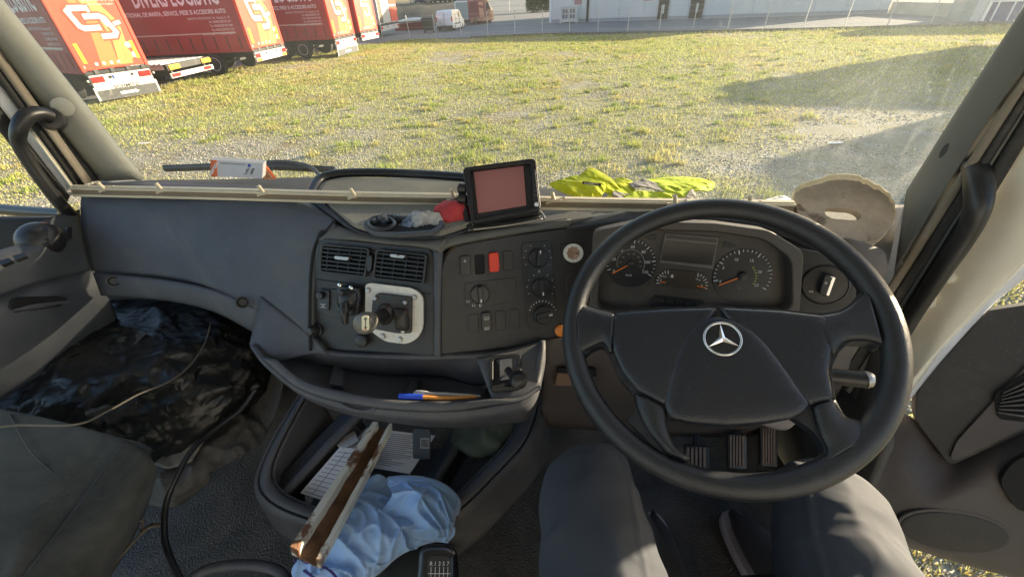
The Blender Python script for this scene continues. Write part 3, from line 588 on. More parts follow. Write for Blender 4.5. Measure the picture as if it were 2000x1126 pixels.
vp = [(.0, .42), (.03, 1.25), (.2, 1.72), (.45, 1.8), (2.7, 1.82), (3.1, 1.62), (3.55, 1.1), (4.15, .92), (4.3, .7), (4.3, .3), (3.9, .22), (.5, .22), (0, .3)]
P1, P2 = G(862, 62), G(906, 56.5); hd = nrm((G(903, 57.5)-G(884, 62.5))[:2]); ctr = (G(856, 62.5)[:2]+G(884, 62.5)[:2])/2
T, Q, rq = vehicle('white_van', 'small white panel van parked on the yard behind the fence', 'van', ctr, hd, 4.3, 1.8, vp, m_vwhite, [('side_window', [(2.35, 1.15), (2.42, 1.6), (2.75, 1.62), (3.35, 1.14)], (-1, 1), m_glass), ('side_strip', [(.75, .55), (.75, .66), (2.9, .66), (2.9, .55)], (-1, 1), m_black), ('door_seam', [(1.2, .5), (1.2, 1.55), (1.22, 1.55), (1.22, .5)], (-1, 1), m_black), ('door_handle', [(1.35, 1.0), (1.35, 1.06), (1.65, 1.06), (1.65, 1.0)], (1,), m_black)], (.72, 3.5))
rq('rear_bumper', -.85, .85, .22, .5, .03, m_black, .07); rq('door_seam', -.01, .01, .5, 1.6, .02, m_black); rq('number_plate', -.62, -.2, .72, .83, .02, m_plate, .035); rq('tail_lamp', .78, .9, .85, 1.25, .04, m_tl, .05); rq('tail_lamp', -.9, -.78, .85, 1.25, .04, m_tl, .05)
vp2 = [(.0, .5), (.0, 2.2), (.1, 2.6), (4.2, 2.62), (4.7, 2.4), (5.3, 1.45), (5.9, 1.15), (6.0, .6), (5.9, .3), (0, .35)]
ctr = (G(888, 54)[:2]+G(922, 50)[:2])/2; hd2 = nrm((G(949, 47)-G(928, 50))[:2])
T, Q, rq = vehicle('red_van', 'tall dark red delivery van with an open rear beside the white van', 'van', ctr, hd2, 6.0, 2.0, vp2, m_vred, [('side_window', [(4.2, 1.5), (4.25, 2.2), (4.7, 2.2), (5.2, 1.48)], (-1, 1), m_glass), ('side_door', [(2.3, .7), (2.3, 2.3), (3.4, 2.3), (3.4, .7)], (1,), mat('van lighter red', (.3, .05, .06), .35, coat=.4)), ('wheel_arch', [(.9, .35), (.95, .8), (1.6, .8), (1.65, .35)], (-1, 1), m_black)], (1.25, 5.0), .36)
rq('cargo_opening', -.85, .85, .62, 2.35, .01, mat('cargo interior', (.32, .34, .32), .8), .02); rq('door_frame', -.97, -.86, .5, 2.5, .03, m_vwhite, .05); rq('door_frame', .86, .97, .5, 2.5, .03, m_vred, .05); rq('door_frame', -.86, .86, 2.36, 2.5, .03, m_vwhite, .05); rq('rear_step', -.95, .95, .38, .55, .05, m_black, .15)
pb = (G(830, 67)[:2]+G(848, 64)[:2])/2; T = thing('wheelie_bin', (*pb, .05), 'black lidded wheeled waste container next to the white van', 'waste bin'); m_bin = mat('bin plastic', (.03, .034, .035), .5)
for nm, zs in (('bin_body', ((.2, .5, .42), (1.15, .62, .5))),):
    V = []
    for z, a, b_ in zs: V += [(pb[0]+x*a, pb[1]+y*b_, z+.05) for x, y in ((-1, -1), (1, -1), (1, 1), (-1, 1))]
    mesh(nm, V, BOXF, m_bin, T, bevel=.05)
mesh('lid', [(pb[0]+x*.66, pb[1]+y*.54, 1.205+z) for z in (0, .06) for x, y in ((-1, -1), (1, -1), (1, 1), (-1, 1))]+[(pb[0]+x*.5, pb[1]+y*.36, 1.36) for x, y in ((-1, -1), (1, -1), (1, 1), (-1, 1))], BOXF[:1]+BOXF[2:]+[(8, 9, 10, 11)]+[(4+i, 4+(i+1) % 4, 8+(i+1) % 4, 8+i) for i in range(4)], m_bin, T, bevel=.02)
for x in (-.45, .45):
    for y in (-.34, .34): lathe('castor', np.array([pb[0]+x-.03, pb[1]+y, .15]), (1, 0, 0), [(.1, 0), (.1, .06)], m_tyre, T, m=12)
# red and white boat-like hull lying by the bank
p = G(806, 61); V = []
for i in range(7):
    u = i/6; w = .55*math.sin(math.pi*(.15+.75*u))**.7
    V += [(p[0]-1.9+3.8*u, p[1]-w, .75+.15*u), (p[0]-1.9+3.8*u, p[1]-w*.5, .12), (p[0]-1.9+3.8*u, p[1]+w*.5, .12), (p[0]-1.9+3.8*u, p[1]+w, .75+.15*u)]
F = [(4*i+j, 4*i+(j+1) % 4, 4*i+4+(j+1) % 4, 4*i+4+j) for i in range(6) for j in range(4)]+[(0, 1, 2, 3), (27, 26, 25, 24)]
T = thing('covered_boat', (p[0], p[1], .05), 'small dark red hull under a pale cover beside the waste bin', 'boat'); mesh('hull', V, F, m_vred, T, smooth=30)
mesh('cover', [(p[0]-1.5+3.2*u, p[1]+y, .93+.1*u+z) for u in (0, .33, .66, 1) for y, z in ((-.35, 0), (0, .28*math.sin(3.1*(u*.8+.1))), (.35, 0))], [(3*i+j, 3*i+j+1, 3*i+4+j, 3*i+3+j) for i in range(3) for j in range(2)], m_litter, T, solid=.03, smooth=60)
bk = []
for i, u in enumerate(np.linspace(-34, -1.2, 24)):
    for y, z in ((63, 0), (66, 1.2), (69, 2.1), (71, 2.35), (110, 2.7)): bk.append((u, y+1.5*vnoise(u, y, .3)-.5*(u > -4), z*min(1, (-u-1)*.9)+.2*vnoise(u, y, .8)))
struct(mesh('bank', bk, gridf(24, 5), ground_mat('brown bank', [(.16, .13, .1), (.2, .17, .12), (.12, .1, .08), (.14, .15, .07)], [.5, 2, 1], .6, 6), smooth=60))
cp = [(0, .35), (.02, .85), (.5, .95), (1.0, 1.4), (2.4, 1.42), (3.1, .98), (4.1, .82), (4.25, .35), (3.9, .2), (.3, .2)]
cc = [(.05, .09, .22), (.4, .42, .45), (.06, .08, .14), (.3, .34, .38), (.07, .12, .28), (.12, .2, .35)]
for i, px in enumerate((812, 831, 850, 868, 885, 901)):
    d = ray(px, 10-i*.4); t = 76/d[1]; q = CAM+d*t; mm = mat('far car paint', cc[i], .3, coat=.5)
    nm = ['dark blue', 'silver', 'near black', 'pale grey', 'deep blue', 'mid blue'][i]
    T, Q, rq = vehicle('parked_car', f'{nm} parked car on the bank, number {i+1} from the left of its row'.replace(f'number {i+1}', ['first', 'second', 'third', 'fourth', 'fifth', 'sixth'][i]), 'car', (q[0], q[1]), (.35, -.94), 4.2, 1.75, cp, mm, [('side_window', [(.75, .95), (1.1, 1.32), (2.35, 1.33), (2.95, .97)], (-1, 1), m_glass)], (.75, 3.35), group='cars parked on the bank', simple=True)
    for o in [T]: o.location.z += 2.35
    hexa('windscreen', [Q(2.55, -.62, 1.36), Q(2.55, .62, 1.36), Q(3.12, .7, .99), Q(3.12, -.7, .99)], [Q(2.57, -.62, 1.4), Q(2.57, .62, 1.4), Q(3.15, .7, 1.02), Q(3.15, -.7, 1.02)], m_glass, T).location.z += 2.35
# hedge and gate between the bank and the warehouse
hp = G(1058, 26); V = []; n = 9000
c = np.c_[hp[0]-2.5+7*rng.random(n), hp[1]+3+3*rng.random(n), .1+3.2*rng.random(n)**.8]; a = rng.normal(size=(n, 3, 3))*.11; V = (c[:, None]+a).reshape(-1, 3)
col = np.outer(.6+.8*rng.random(n), (.05, .09, .03)); T = fast_mesh('hedge', V, np.arange(3*n).reshape(-1, 3), np.repeat(col, 3, 0), m_blade); tag(T, 'dark green hedge between the yard gate and the warehouse', 'hedge'); T['kind'] = 'stuff'
g0, g1 = G(952, 27), G(1040, 24); dd = nrm((g1-g0)*[1, 1, 0]); Lg = np.linalg.norm((g1-g0)[:2]); T = thing('yard_gate', (g0+g1)/2*[1, 1, 0], 'pale wire gate closing the road past the red van', 'gate')
for u in (0, .5, 1): q = g0*[1, 1, 0]+dd*Lg*u; tube('gate_post', [q, q+[0, 0, 2.2]], .05, m_post, T, n=2, m=8)
for z in (.3, 1.2, 2.1): q = g0*[1, 1, 0]; tube('gate_rail', [q+[0, 0, z], q+dd*Lg+[0, 0, z]], .03, m_post, T, n=2, m=6)
# ================================================================== the truck cab
CAB = thing('truck_cab', (0, .5, 1.0), 'dusty grey right hand drive lorry cab seen from the driver seat', 'lorry cab')
def PP(L): return [P(*p) for p in L]
def LOFT(name, rows, mt, parent=CAB, **k): return loft(name, [PP(r) for r in rows], mt, parent, **k)
def RIB(name, L, R, mt, parent=CAB, **k): return ribbon(name, PP(L), PP(R), mt, parent, **k)
def TUBE(name, pts, r, mt, parent=CAB, **k): return tube(name, PP(pts), r, mt, parent, **k)
def ext(L, k=1.0):                                               # continue an edge upwards out of frame
    a, b = P(*L[-2]), P(*L[-1]); return PP(L)+[b+(b-a)*k]
def crump(amp, fr, seed=0, oc=3, bias=0):
    def fn(B):
        B = B.copy()
        for idx in np.ndindex(B.shape[:2]):
            p = B[idx]; d = nrm(CAM-p); v = 0; a = 1
            for o in range(oc): q = np.array([p[0]*1.5+p[1]*.9, p[1]*.55-p[0]*.3, p[2]*.8]); v += a*(1-2.6*abs(nz(q, fr*1.9**o, seed+o*3.7))**.8); a *= .55
            B[idx] = p+d*amp*(v-.9+bias)
        return B
    return fn
def heap(name, c, ax, m, parent=None, amp=.1, fr=6, seed=0, n=48, pw=1.0, smooth=60, ridge=True, oc=3, flatb=None):
    V = []; ax = np.array(ax, float); nu, nv = n, n//2
    for i in range(nu):
        for j in range(nv):
            a, b = 2*math.pi*i/nu, math.pi*(j/(nv-1)-.5); q = np.array([math.cos(b)*math.cos(a), math.cos(b)*math.sin(a), math.sin(b)])
            s = np.sign(q)*np.abs(q)**pw; p = c+s@ax; v = 0; A = 1
            for o in range(oc): t = nz(p, fr*2**o, seed+o*5.1); v += A*((1-2.2*abs(t)) if ridge else t*1.5); A *= .55
            p = c+(s*(1+amp*v))@ax
            if flatb is not None: p[2] = max(p[2], flatb)
            V.append(p)
    return mesh(name, V, gridf(nu, nv, True), m, parent, smooth=smooth)
# ---------------------------------------------------------------- windscreen
def glass_mat():
    m = bpy.data.materials.new('dusty windscreen glass'); m.use_nodes = True; n = m.node_tree; N = n.nodes.new; L = n.links.new; out = n.nodes['Material Output']
    for x in list(n.nodes):
        if x != out: n.nodes.remove(x)
    tc = N('ShaderNodeTexCoord'); tr = N('ShaderNodeBsdfTransparent'); tr.inputs[0].default_value = (.97, .985, .975, 1); gl = N('ShaderNodeBsdfGlossy'); gl.inputs['Roughness'].default_value = .02
    df = N('ShaderNodeBsdfDiffuse'); df.inputs[0].default_value = (.62, .66, .66, 1); tl = N('ShaderNodeBsdfTranslucent'); tl.inputs[0].default_value = (.62, .66, .66, 1); dm = N('ShaderNodeMixShader'); dm.inputs[0].default_value = .5; L(df.outputs[0], dm.inputs[1]); L(tl.outputs[0], dm.inputs[2])
    def noise(sc, lo, hi, det=8, stretch=None, dist=0):
        t = N('ShaderNodeTexNoise'); t.inputs['Scale'].default_value = sc; t.inputs['Detail'].default_value = det; t.inputs['Roughness'].default_value = .65; t.inputs['Distortion'].default_value = dist
        if stretch: mp = N('ShaderNodeMapping'); mp.inputs['Scale'].default_value = stretch; mp.inputs['Rotation'].default_value = (.0, .5, 0); L(tc.outputs['Object'], mp.inputs[0]); L(mp.outputs[0], t.inputs['Vector'])
        else: L(tc.outputs['Object'], t.inputs['Vector'])
        r = N('ShaderNodeMapRange'); r.inputs[1].default_value = lo; r.inputs[2].default_value = hi; L(t.outputs['Fac'], r.inputs[0]); return r.outputs[0]
    def op(o, a, b):
        x = N('ShaderNodeMath'); x.operation = o
        for i, v in enumerate((a, b)):
            if isinstance(v, (int, float)): x.inputs[i].default_value = v
            else: L(v, x.inputs[i])
        return x.outputs[0]
    sx = N('ShaderNodeSeparateXYZ'); L(tc.outputs['Object'], sx.inputs[0])
    side = N('ShaderNodeMapRange'); side.inputs[1].default_value = .25; side.inputs[2].default_value = .95; L(sx.outputs[0], side.inputs[0])   # specks, smears and a painted glare haze grow toward the driver side
    film = op('MULTIPLY', noise(3, .3, .75), .07); specks = op('MULTIPLY', noise(150, .66, .73, 2), op('ADD', op('MULTIPLY', side.outputs[0], .2), .03))
    smear = op('MULTIPLY', noise(7, .54, .72, 6, (2.5, 1, .8), 2.0), op('MULTIPLY', side.outputs[0], .13))
    fac = op('ADD', op('ADD', op('ADD', film, specks), smear), op('MULTIPLY', op('MULTIPLY', side.outputs[0], noise(2.2, .2, .7, 4)), .2))  # last term is a broad haze painted in for glare
    fr = N('ShaderNodeFresnel'); fr.inputs[0].default_value = 1.35
    a = N('ShaderNodeMixShader'); L(op('MULTIPLY', fr.outputs[0], .8), a.inputs[0]); L(tr.outputs[0], a.inputs[1]); L(gl.outputs[0], a.inputs[2])
    b = N('ShaderNodeMixShader'); L(fac, b.inputs[0]); L(a.outputs[0], b.inputs[1]); L(dm.outputs[0], b.inputs[2]); L(b.outputs[0], out.inputs[0]); return m
m_glassw = glass_mat()
L0, L1, R0, R1 = P(282, 356, 1.19), P(10, 0, .89), P(1762, 408, .945), P(2003, 8, .705)
L2, R2 = L1+(L1-L0)*1.1, R1+(R1-R0)*1.1; bow = np.array([.02, .13, -.02]); dn = np.array([0, .02, -.05])
ms = lambda a, b, k=1: [a, a*.75+b*.25+bow*.75*k, (a+b)/2+bow*k, a*.25+b*.75+bow*.75*k, b]
loft('windscreen', [ms(L0+dn, R0+dn), ms(L1, R1), ms(L2, R2, .9)], m_glassw, CAB, nu=10, nv=24, solid=0)
# ---------------------------------------------------------------- left pillar and its seals
def strip(name, lb, lm, rb, rm, m, bulge=.004, **k): return ribbon(name, ext([lb, lm], 1.0), ext([rb, rm], 1.0), m, CAB, bulge=bulge, n=16, m=9, solid=.02, **k)
strip('pillar_trim', (193, 354, 1.13), (38, 160, .955), (284, 350, 1.175), (134, 160, 1.0), m_pillar, .03)
lathe('pillar_plug', P(122, 209, .968), CAM-P(122, 209, .968), [(.02, -.012), (.02, -.0025), (.0185, -.0018)], m_pillar, CAB, m=24)
strip('pillar_return', (174, 356, 1.1), (36, 165, .94), (197, 352, 1.135), (42, 158, .96), m_pillarR, .0)  # darker grey puts the shade on the trim's side into its colour
strip('fabric_seal', (164, 360, 1.075), (18, 160, .92), (178, 356, 1.095), (39, 160, .935), m_fuzz, .01)
strip('door_seal', (148, 366, 1.07), (-2, 163, .91), (167, 360, 1.085), (22, 160, .925), m_rubber, .008)
strip('door_frame', (134, 384, 1.075), (-22, 185, .915), (152, 366, 1.08), (2, 163, .92), m_whitel, .006)
strip('window_seal', (122, 414, 1.06), (-42, 205, .905), (137, 383, 1.075), (-18, 185, .915), m_rubber, .006)
RIB('frame_lip', [(142, 374, 1.062), (96, 312, 1.005), (55, 257, .955)], [(147, 371, 1.063), (102, 312, 1.006), (60, 255, .956)], m_white, bulge=.003, m=5)
hl = TUBE('grab_handle', [(97, 228, .955), (76, 222, .935), (52, 228, .915), (38, 250, .91), (37, 280, .925), (58, 318, .95), (92, 366, .985), (122, 403, 1.02), (138, 420, 1.05)], [.0155, .016, .0155, .0145, .0135, .013, .013, .014, .0155], m_black, m=16, n=60)
lathe('handle_mount', P(100, 232, .965), P(80, 220, .9)-P(105, 235, .98), [(.02, -.02), (.026, -.01), (.024, .012), (.02, .014)], m_black, hl, m=16)
TUBE('mirror_arm', [(-60, 402, 1.5), (30, 411, 1.45), (125, 418, 1.4)], .019, m_black)
# ---------------------------------------------------------------- left door
LOFT('door_sill', [[(-90, 520, .84), (0, 487, .89), (52, 470, .93), (78, 432, .97), (156, 409, 1.06)], [(-90, 545, .83), (0, 512, .875), (70, 495, .92), (110, 475, .97), (160, 455, 1.05)], [(-90, 610, .84), (0, 576, .885), (70, 552, .93), (120, 540, .98), (176, 528, 1.05)]], m_dash, nu=20, nv=30, solid=.03)
LOFT('door_panel', [[(-90, 598, .86), (0, 565, .905), (70, 541, .95), (120, 529, 1.0), (178, 517, 1.07)], [(-90, 640, .85), (0, 612, .89), (80, 590, .94), (140, 575, 1.0), (205, 570, 1.08)], [(-90, 760, .9), (0, 720, .93), (90, 690, .99), (160, 660, 1.06), (230, 625, 1.14)], [(-90, 1000, 1.05), (0, 930, 1.08), (90, 870, 1.12), (170, 800, 1.2), (240, 740, 1.28)]], m_dash, nu=24, nv=30, solid=.02)
pdoor = Plane(P(30, 590, .9), P(130, 580, .985), P(80, 640, .955))
panel('handle_recess', pdoor.off(.008), rpoly([(24, 588), (40, 582), (120, 580), (136, 587), (118, 598), (60, 607), (22, 607)], 6), m_void, CAB, d=.01)
RIB('door_handle', [(26, 603, .895), (70, 592, .925), (134, 586, .985)], [(24, 610, .897), (72, 604, .93), (137, 590, .99)], m_dash, bulge=.006, n=16)
vb = P(80, 468, .955); vd = nrm(CAM-vb+np.array([.25, 0, .1]))
v0 = lathe('side_vent', vb-vd*.02, vd, [(.036, 0), (.041, .012), (.041, .02), (.037, .03), (.028, .043), (.014, .05)], m_black, CAB, m=28)
for i in range(4):
    q = P(62+1.5*i, 455+9*i, .935); tube('fin', [q-np.array([.028, 0, 0]), q, q+np.array([.024, .012, .0])], .0042, m_black, v0, n=8, m=8)
panel('lock_switch', Plane(P(120, 440, .985), P(145, 435, 1.02), P(130, 480, .99)).off(.016), rr(131, 443, 141, 468, 4), m_black, CAB, d=.006)
for i, (x, y) in enumerate(((8, 512), (36, 502))): panel('window_switch', planeN(P(x, y, .87), (0.2, -.35, 1)).off(.004), rpoly([(x-13, y-3), (x+9, y-9), (x+17, y-3), (x-6, y+6)], 2), m_black, CAB, d=.008, bevel=.001)
# ---------------------------------------------------------------- dashboard, passenger side
LOFT('dash_top', [[(200, 352, 1.2), (420, 350, 1.2), (620, 346, 1.19), (905, 350, 1.15), (1080, 368, 1.1), (1300, 384, 1.02), (1500, 392, .985), (1765, 405, .95)],
                  [(190, 362, 1.12), (400, 362, 1.11), (610, 372, 1.08), (890, 395, 1.0), (1090, 400, .96), (1300, 396, .95), (1520, 410, .92), (1750, 450, .88)],
                  [(180, 373, 1.06), (380, 376, 1.03), (600, 400, .99), (860, 455, .87), (1110, 432, .885), (1300, 404, .91), (1540, 428, .86), (1735, 520, .83)]], m_dashtop, nu=20, nv=60, solid=.01, smooth=60)
LOFT('glovebox_face', [[(196, 357, 1.11), (400, 356, 1.1), (560, 374, 1.03), (652, 426, .925)], [(170, 364, 1.06), (370, 366, 1.04), (540, 386, .985), (654, 432, .9)], [(158, 390, 1.045), (350, 395, 1.0), (515, 408, .955), (650, 447, .885)],
                       [(160, 455, 1.035), (345, 468, .985), (500, 488, .935), (617, 500, .88)], [(178, 529, 1.04), (325, 542, .995), (450, 578, .945), (607, 684, .885)]], m_dash, nu=40, nv=40, solid=.015, smooth=60)
RIB('dash_seam', [(656, 428, .895), (640, 448, .884), (621, 470, .88), (611, 520, .878), (608, 600, .88), (609, 684, .882)], [(650, 430, .9), (632, 452, .886), (614, 474, .882), (605, 520, .879), (602, 600, .88), (603, 684, .883)], m_void, bulge=.002, m=5, n=40)
lt = RIB('lower_trim', [(181, 532, 1.03), (325, 546, .98), (420, 566, .955), (508, 602, .925)], [(197, 577, 1.05), (330, 588, 1.0), (420, 610, .975), (497, 650, .95)], m_dash, bulge=.012)
for x, y, t in ((222, 549, 1.02), (474, 590, .93)):
    q = P(x, y, t-.014); lathe('screw_recess', q, CAM-q, [(.014, -.004), (.014, .001), (.011, .001), (.008, -.003)], m_black, lt, m=16)
LOFT('lower_dash_cheek', [[(508, 578, .92), (560, 618, .90), (613, 660, .885), (640, 695, .88)], [(497, 628, .91), (540, 655, .893), (575, 668, .888), (612, 690, .883)], [(487, 672, .90), (500, 690, .885), (515, 698, .88), (545, 705, .885)]], m_lower, nu=16, nv=16, solid=.03)
# footwell
loft('firewall', [[np.array([-1.8, 1.24, CZ-.5]), np.array([1.1, .98, CZ-.5])], [np.array([-1.8, 1.29, CZ-.9]), np.array([1.1, 1.02, CZ-.9])], [np.array([-1.8, 1.2, CZ-1.2]), np.array([1.1, .95, CZ-1.2])]], m_void, CAB, nu=8, nv=8, solid=.02)
def floor_mat():
    m = mat('floor mat rubber', (.04, .04, .043), .7, var=.3, vs=6, dust=.8, dcol=(.2, .185, .18)); n = m.node_tree; b = n.nodes['Principled BSDF']; N = n.nodes.new
    tc = N('ShaderNodeTexCoord'); v = N('ShaderNodeTexVoronoi'); v.inputs['Scale'].default_value = 190; n.links.new(tc.outputs['Object'], v.inputs['Vector'])
    bp = N('ShaderNodeBump'); bp.inputs['Strength'].default_value = 1; bp.inputs['Distance'].default_value = .002; bp.invert = True; n.links.new(v.outputs['Distance'], bp.inputs['Height']); n.links.new(bp.outputs[0], b.inputs['Normal']); return m
m_floor = floor_mat()
fz = lambda x, y: CZ-1.16+.10*math.exp(-((x+.25)/.28)**2)
loft('floor_mat', [[np.array([x, y, fz(x, y)+(.12 if y > .95 else 0)]) for x in np.linspace(-1.7, .78, 9)] for y in (-.5, 0, .4, .8, 1.0, 1.3)], m_floor, CAB, nu=20, nv=40, solid=.02)
# ---------------------------------------------------------------- centre stack, vent panel
PA = Plane(P(617, 470, .872), P(846, 490, .838), P(846, 690, .866))
cp_ = panel('vent_panel', PA, rpoly([(633, 465), (838, 484), (846, 497), (848, 694), (700, 694), (606, 684), (609, 560), (617, 478)], [8, 10, 8, 3, 20, 6, 20, 14]), m_panel, CAB, d=.03, bevel=.003)
def slats(pl, quad, n, m, parent, off=.006, frac=.42, name='slat', d=.008, vert=0):
    a, b, c, e = [np.array(q, float) for q in quad]                # tl tr br bl
    for i in range(n):
        u0, u1 = (i+.5-frac/2)/n, (i+.5+frac/2)/n
        panel(name, pl, [tuple(a+(e-a)*u0), tuple(b+(c-b)*u0), tuple(b+(c-b)*u1), tuple(a+(e-a)*u1)], m, parent, off=off, d=d, bevel=.0008)
    for i in range(vert):
        u = (i+.5)/vert; w = .01; panel('vane', pl, [tuple(a+(b-a)*(u-w)), tuple(a+(b-a)*(u+w)), tuple(e+(c-e)*(u+w)), tuple(e+(c-e)*(u-w))], m, parent, off=off-.004, d=.004)
for q, hs in (([(628, 479), (719, 487), (711, 539), (625, 529)], (666, 503)), ([(736, 489), (831, 499), (825, 553), (729, 542)], (775, 499))):
    v = panel('air_vent', PA, rpoly(q, 6), m_void, cp_, off=.0015, d=.003)
    c = np.mean(q, 0); o_ = rpoly([tuple(c+(np.array(p)-c)*np.array([1.06, 1.1])) for p in q], 7); i_ = rpoly([tuple(c+(np.array(p)-c)*.97) for p in q], 5)
    panel('vent_frame', PA, o_, m_panel, cp_, off=.012, d=.013, hole=i_, bevel=.0012)
    slats(PA, [tuple(c+(np.array(p)-c)*.96) for p in q], 6, m_black, cp_, off=.0105, frac=.40, vert=4)
    panel('vent_tab', PA, rpoly([(hs[0]-14, hs[1]-4), (hs[0]+16, hs[1]-1), (hs[0]+13, hs[1]+6), (hs[0]-13, hs[1]+3)], 3), m_steel, cp_, off=.02, d=.012, bevel=.002)
panel('vent_thumbwheel', PA, ell(721, 514, 5, 17, 24, .08), m_black, cp_, off=.016, d=.015, bevel=.002)
panel('trim_joint', PA, [(618, 544), (842, 573), (842, 575), (618, 546)], m_void, cp_, off=.0008, d=.002)
panel('switch_plate', PA, rpoly([(621, 562), (712, 570), (712, 630), (640, 618), (618, 604)], 6), m_panel, cp_, off=.004, d=.005, bevel=.001)
s_ = panel('diff_switch', PA, rpoly([(623, 565), (643, 567), (642, 607), (620, 602)], 4), m_black, cp_, off=.009, d=.008, bevel=.0015)
lathe('switch_button', PA.hit(628, 576, .009), PA.n, [(.008, 0), (.0085, .006), (.007, .009), (.004, .0095)], m_black, s_, m=20)
for i in (-1, 1):
    for j in (-1, 1): pline('symbol', PA, [(631+3*i-1.5, 597+3*j), (631+3*i+1.5, 597+3*j)], 1, m_print, s_, off=.0098)
pline('symbol', PA, [(631, 594), (631, 600)], 1, m_print, s_, off=.0098)
g_ = panel('keypad_holder', PA, rpoly([(658, 558), (700, 562), (703, 585), (697, 614), (684, 618), (657, 610), (654, 600)], 5), m_black, cp_, off=.022, d=.02, bevel=.003)
dome('remote_body', PA, rpoly([(662, 564), (696, 567), (699, 590), (686, 606), (664, 604), (658, 590)], 6), m_black, g_, h=.012, off=.022, d=.002)
TUBE('remote_handle', [(672, 592, .842), (673, 612, .838), (675, 632, .842)], [.009, .0095, .006], m_black, g_, m=12, n=14)
for x, y in ((665, 556), (687, 561)): lathe('screw_head', PA.hit(x, y, .02), PA.n, [(.0045, 0), (.0045, .004), (.002, .0055)], m_chrome, g_, m=12)
lathe('holder_button', PA.hit(667, 570, .034), PA.n, [(.006, 0), (.006, .003), (.004, .004)], m_black, g_, m=16)
m_wplate = mat('rusty white plate', (.66, .64, .58), .5, var=.06, spots=(.2, .09, .04), spscale=70, spth=.62, dust=.4, dcol=(.45, .37, .27))
m_rustb = mat('greasy black casting', (.03, .027, .026), .45, var=.3, vs=30, spots=(.1, .035, .02), spscale=45, spth=.6)
wp = panel('lever_plate', PA, rpoly([(713, 556), (722, 552), (806, 562), (826, 577), (826, 643), (812, 664), (792, 672), (752, 667), (728, 650), (712, 632)], [4, 6, 12, 12, 14, 10, 8, 10, 8, 6]), m_wplate, cp_, off=.010, d=.008, bevel=.0015)
lv = panel('lever_housing', PA, rpoly([(728, 580), (738, 572), (803, 580), (802, 651), (775, 651), (732, 643), (725, 605)], 4), m_rustb, cp_, off=.02, d=.011, bevel=.002)
for x, y in ((720, 566), (810, 580), (749, 656), (782, 662)): lathe('bolt', PA.hit(x, y, .0095), PA.n, [(.0055, 0), (.0058, .002), (.0045, .005), (.002, .0055)], m_steel, wp, m=14)
for x, y in ((734, 582), (792, 590), (788, 646)): lathe('bolt', PA.hit(x, y, .0195), PA.n, [(.0048, 0), (.005, .002), (.004, .0045), (.002, .005)], m_steel, lv, m=14)
dome('lever_shroud', PA, rpoly([(770, 600), (796, 602), (800, 645), (775, 647)], 6), m_rustb, lv, h=.016, off=.02, d=.002)
dome('lever_collar', PA, ell(752, 613, 17, 22, 28, .1), m_rustb, lv, h=.014, off=.02, d=.002)
k0, k1 = PA.hit(752, 614, .022), P(712, 631, .775); kd = nrm(k1-k0)
tube('lever_stem', [k0, k0+(k1-k0)*.55, k1], [.015, .014, .011], m_black, lv, m=16, n=10)
kn = lathe('lever_knob', k1-kd*.02, kd, [(.011, -.012), (.016, -.006), (.0195, .006), (.021, .016), (.0205, .024), (.0185, .029), (.014, .031), (.006, .032)], mat('worn knob', (.12, .115, .1), .35, var=.3, vs=60), lv, m=28)
PK = planeN(k1+kd*.0125, kd); panel('knob_badge', PK, rpoly([(706, 616), (720, 616), (721, 645), (707, 646)], 5), mat('badge cream', (.66, .6, .42), .5), kn, off=.0, d=.0015)
pline('arrow', PK, [(713.5, 620), (713.5, 642)], 1.2, m_black, kn, off=.0008); pline('arrow', PK, [(711, 638), (713.5, 642), (716, 638)], 1.1, m_black, kn, off=.0008); pline('arrow', PK, [(711, 624), (713.5, 620), (716, 624)], 1.1, m_black, kn, off=.0008); pline('mark', PK, [(709, 643.5), (717, 644)], 1.2, m_red, kn, off=.0008)
lathe('small_knob', PA.hit(712, 662, .0), PA.n, [(.013, 0), (.015, .012), (.013, .018), (.006, .02)], m_black, cp_, m=20)
l_ = lathe('socket_plug', PA.hit(621, 643, 0), nrm(PA.n+_R*-.25), [(.0145, 0), (.0145, .004), (.011, .005), (.0105, .022), (.0085, .025), (.004, .026)], m_black, cp_, m=22)
# ---------------------------------------------------------------- switch panel
PB = Plane(P(862, 485, .838), P(1160, 440, .905), P(861, 688, .866))
sp = panel('switch_panel', PB, rpoly([(861, 530), (870, 498), (892, 479), (1000, 460), (1105, 445), (1200, 434), (1215, 640), (1097, 664), (960, 682), (861, 692)], [10, 16, 14, 5, 5, 5, 5, 5, 5, 3]), m_panel, CAB, d=.03, bevel=.003)
def rocker(x0, y0, x1, y1, m, off=.006, sk=-2, nm='rocker_switch', rim=True):
    o = panel(nm, PB, rpoly([(x0, y0), (x1, y0+sk), (x1+2, y1+sk), (x0+2, y1)], 5), m, sp, off=off, d=off+.004, bevel=.0018)
    return o
s1 = rocker(898, 500, 918, 539, m_black); ptext('*', PB, 908, 512, 9, m_print, s1, off=.0068)
rocker(926, 497, 946, 537, m_void, off=.001, nm='empty_switch_slot'); rocker(955, 494, 974, 532, m_red, off=.009, nm='hazard_switch', sk=-2); rocker(982, 490, 1002, 529, m_panel, off=.0025, nm='switch_blank')
for x0, y0, x1, y1, m, of in ((914, 614, 934, 652, m_panel, .0018), (940, 611, 959, 648, m_black, .008), (967, 607, 987, 645, m_panel, .0018), (994, 604, 1014, 642, m_panel, .0018)):
    s = rocker(x0, y0, x1, y1, m, of, nm='rocker_switch' if of > .005 else 'switch_blank')
    if of > .005:
        pline('symbol', PB, [(946, 620), (955, 619), (955, 623), (946, 624)], .9, m_print, s, off=of+.0008, closed=True); pline('symbol', PB, [(946, 640), (955, 638.5), (955, 642), (946, 643.5)], .9, m_print, s, off=of+.0008)
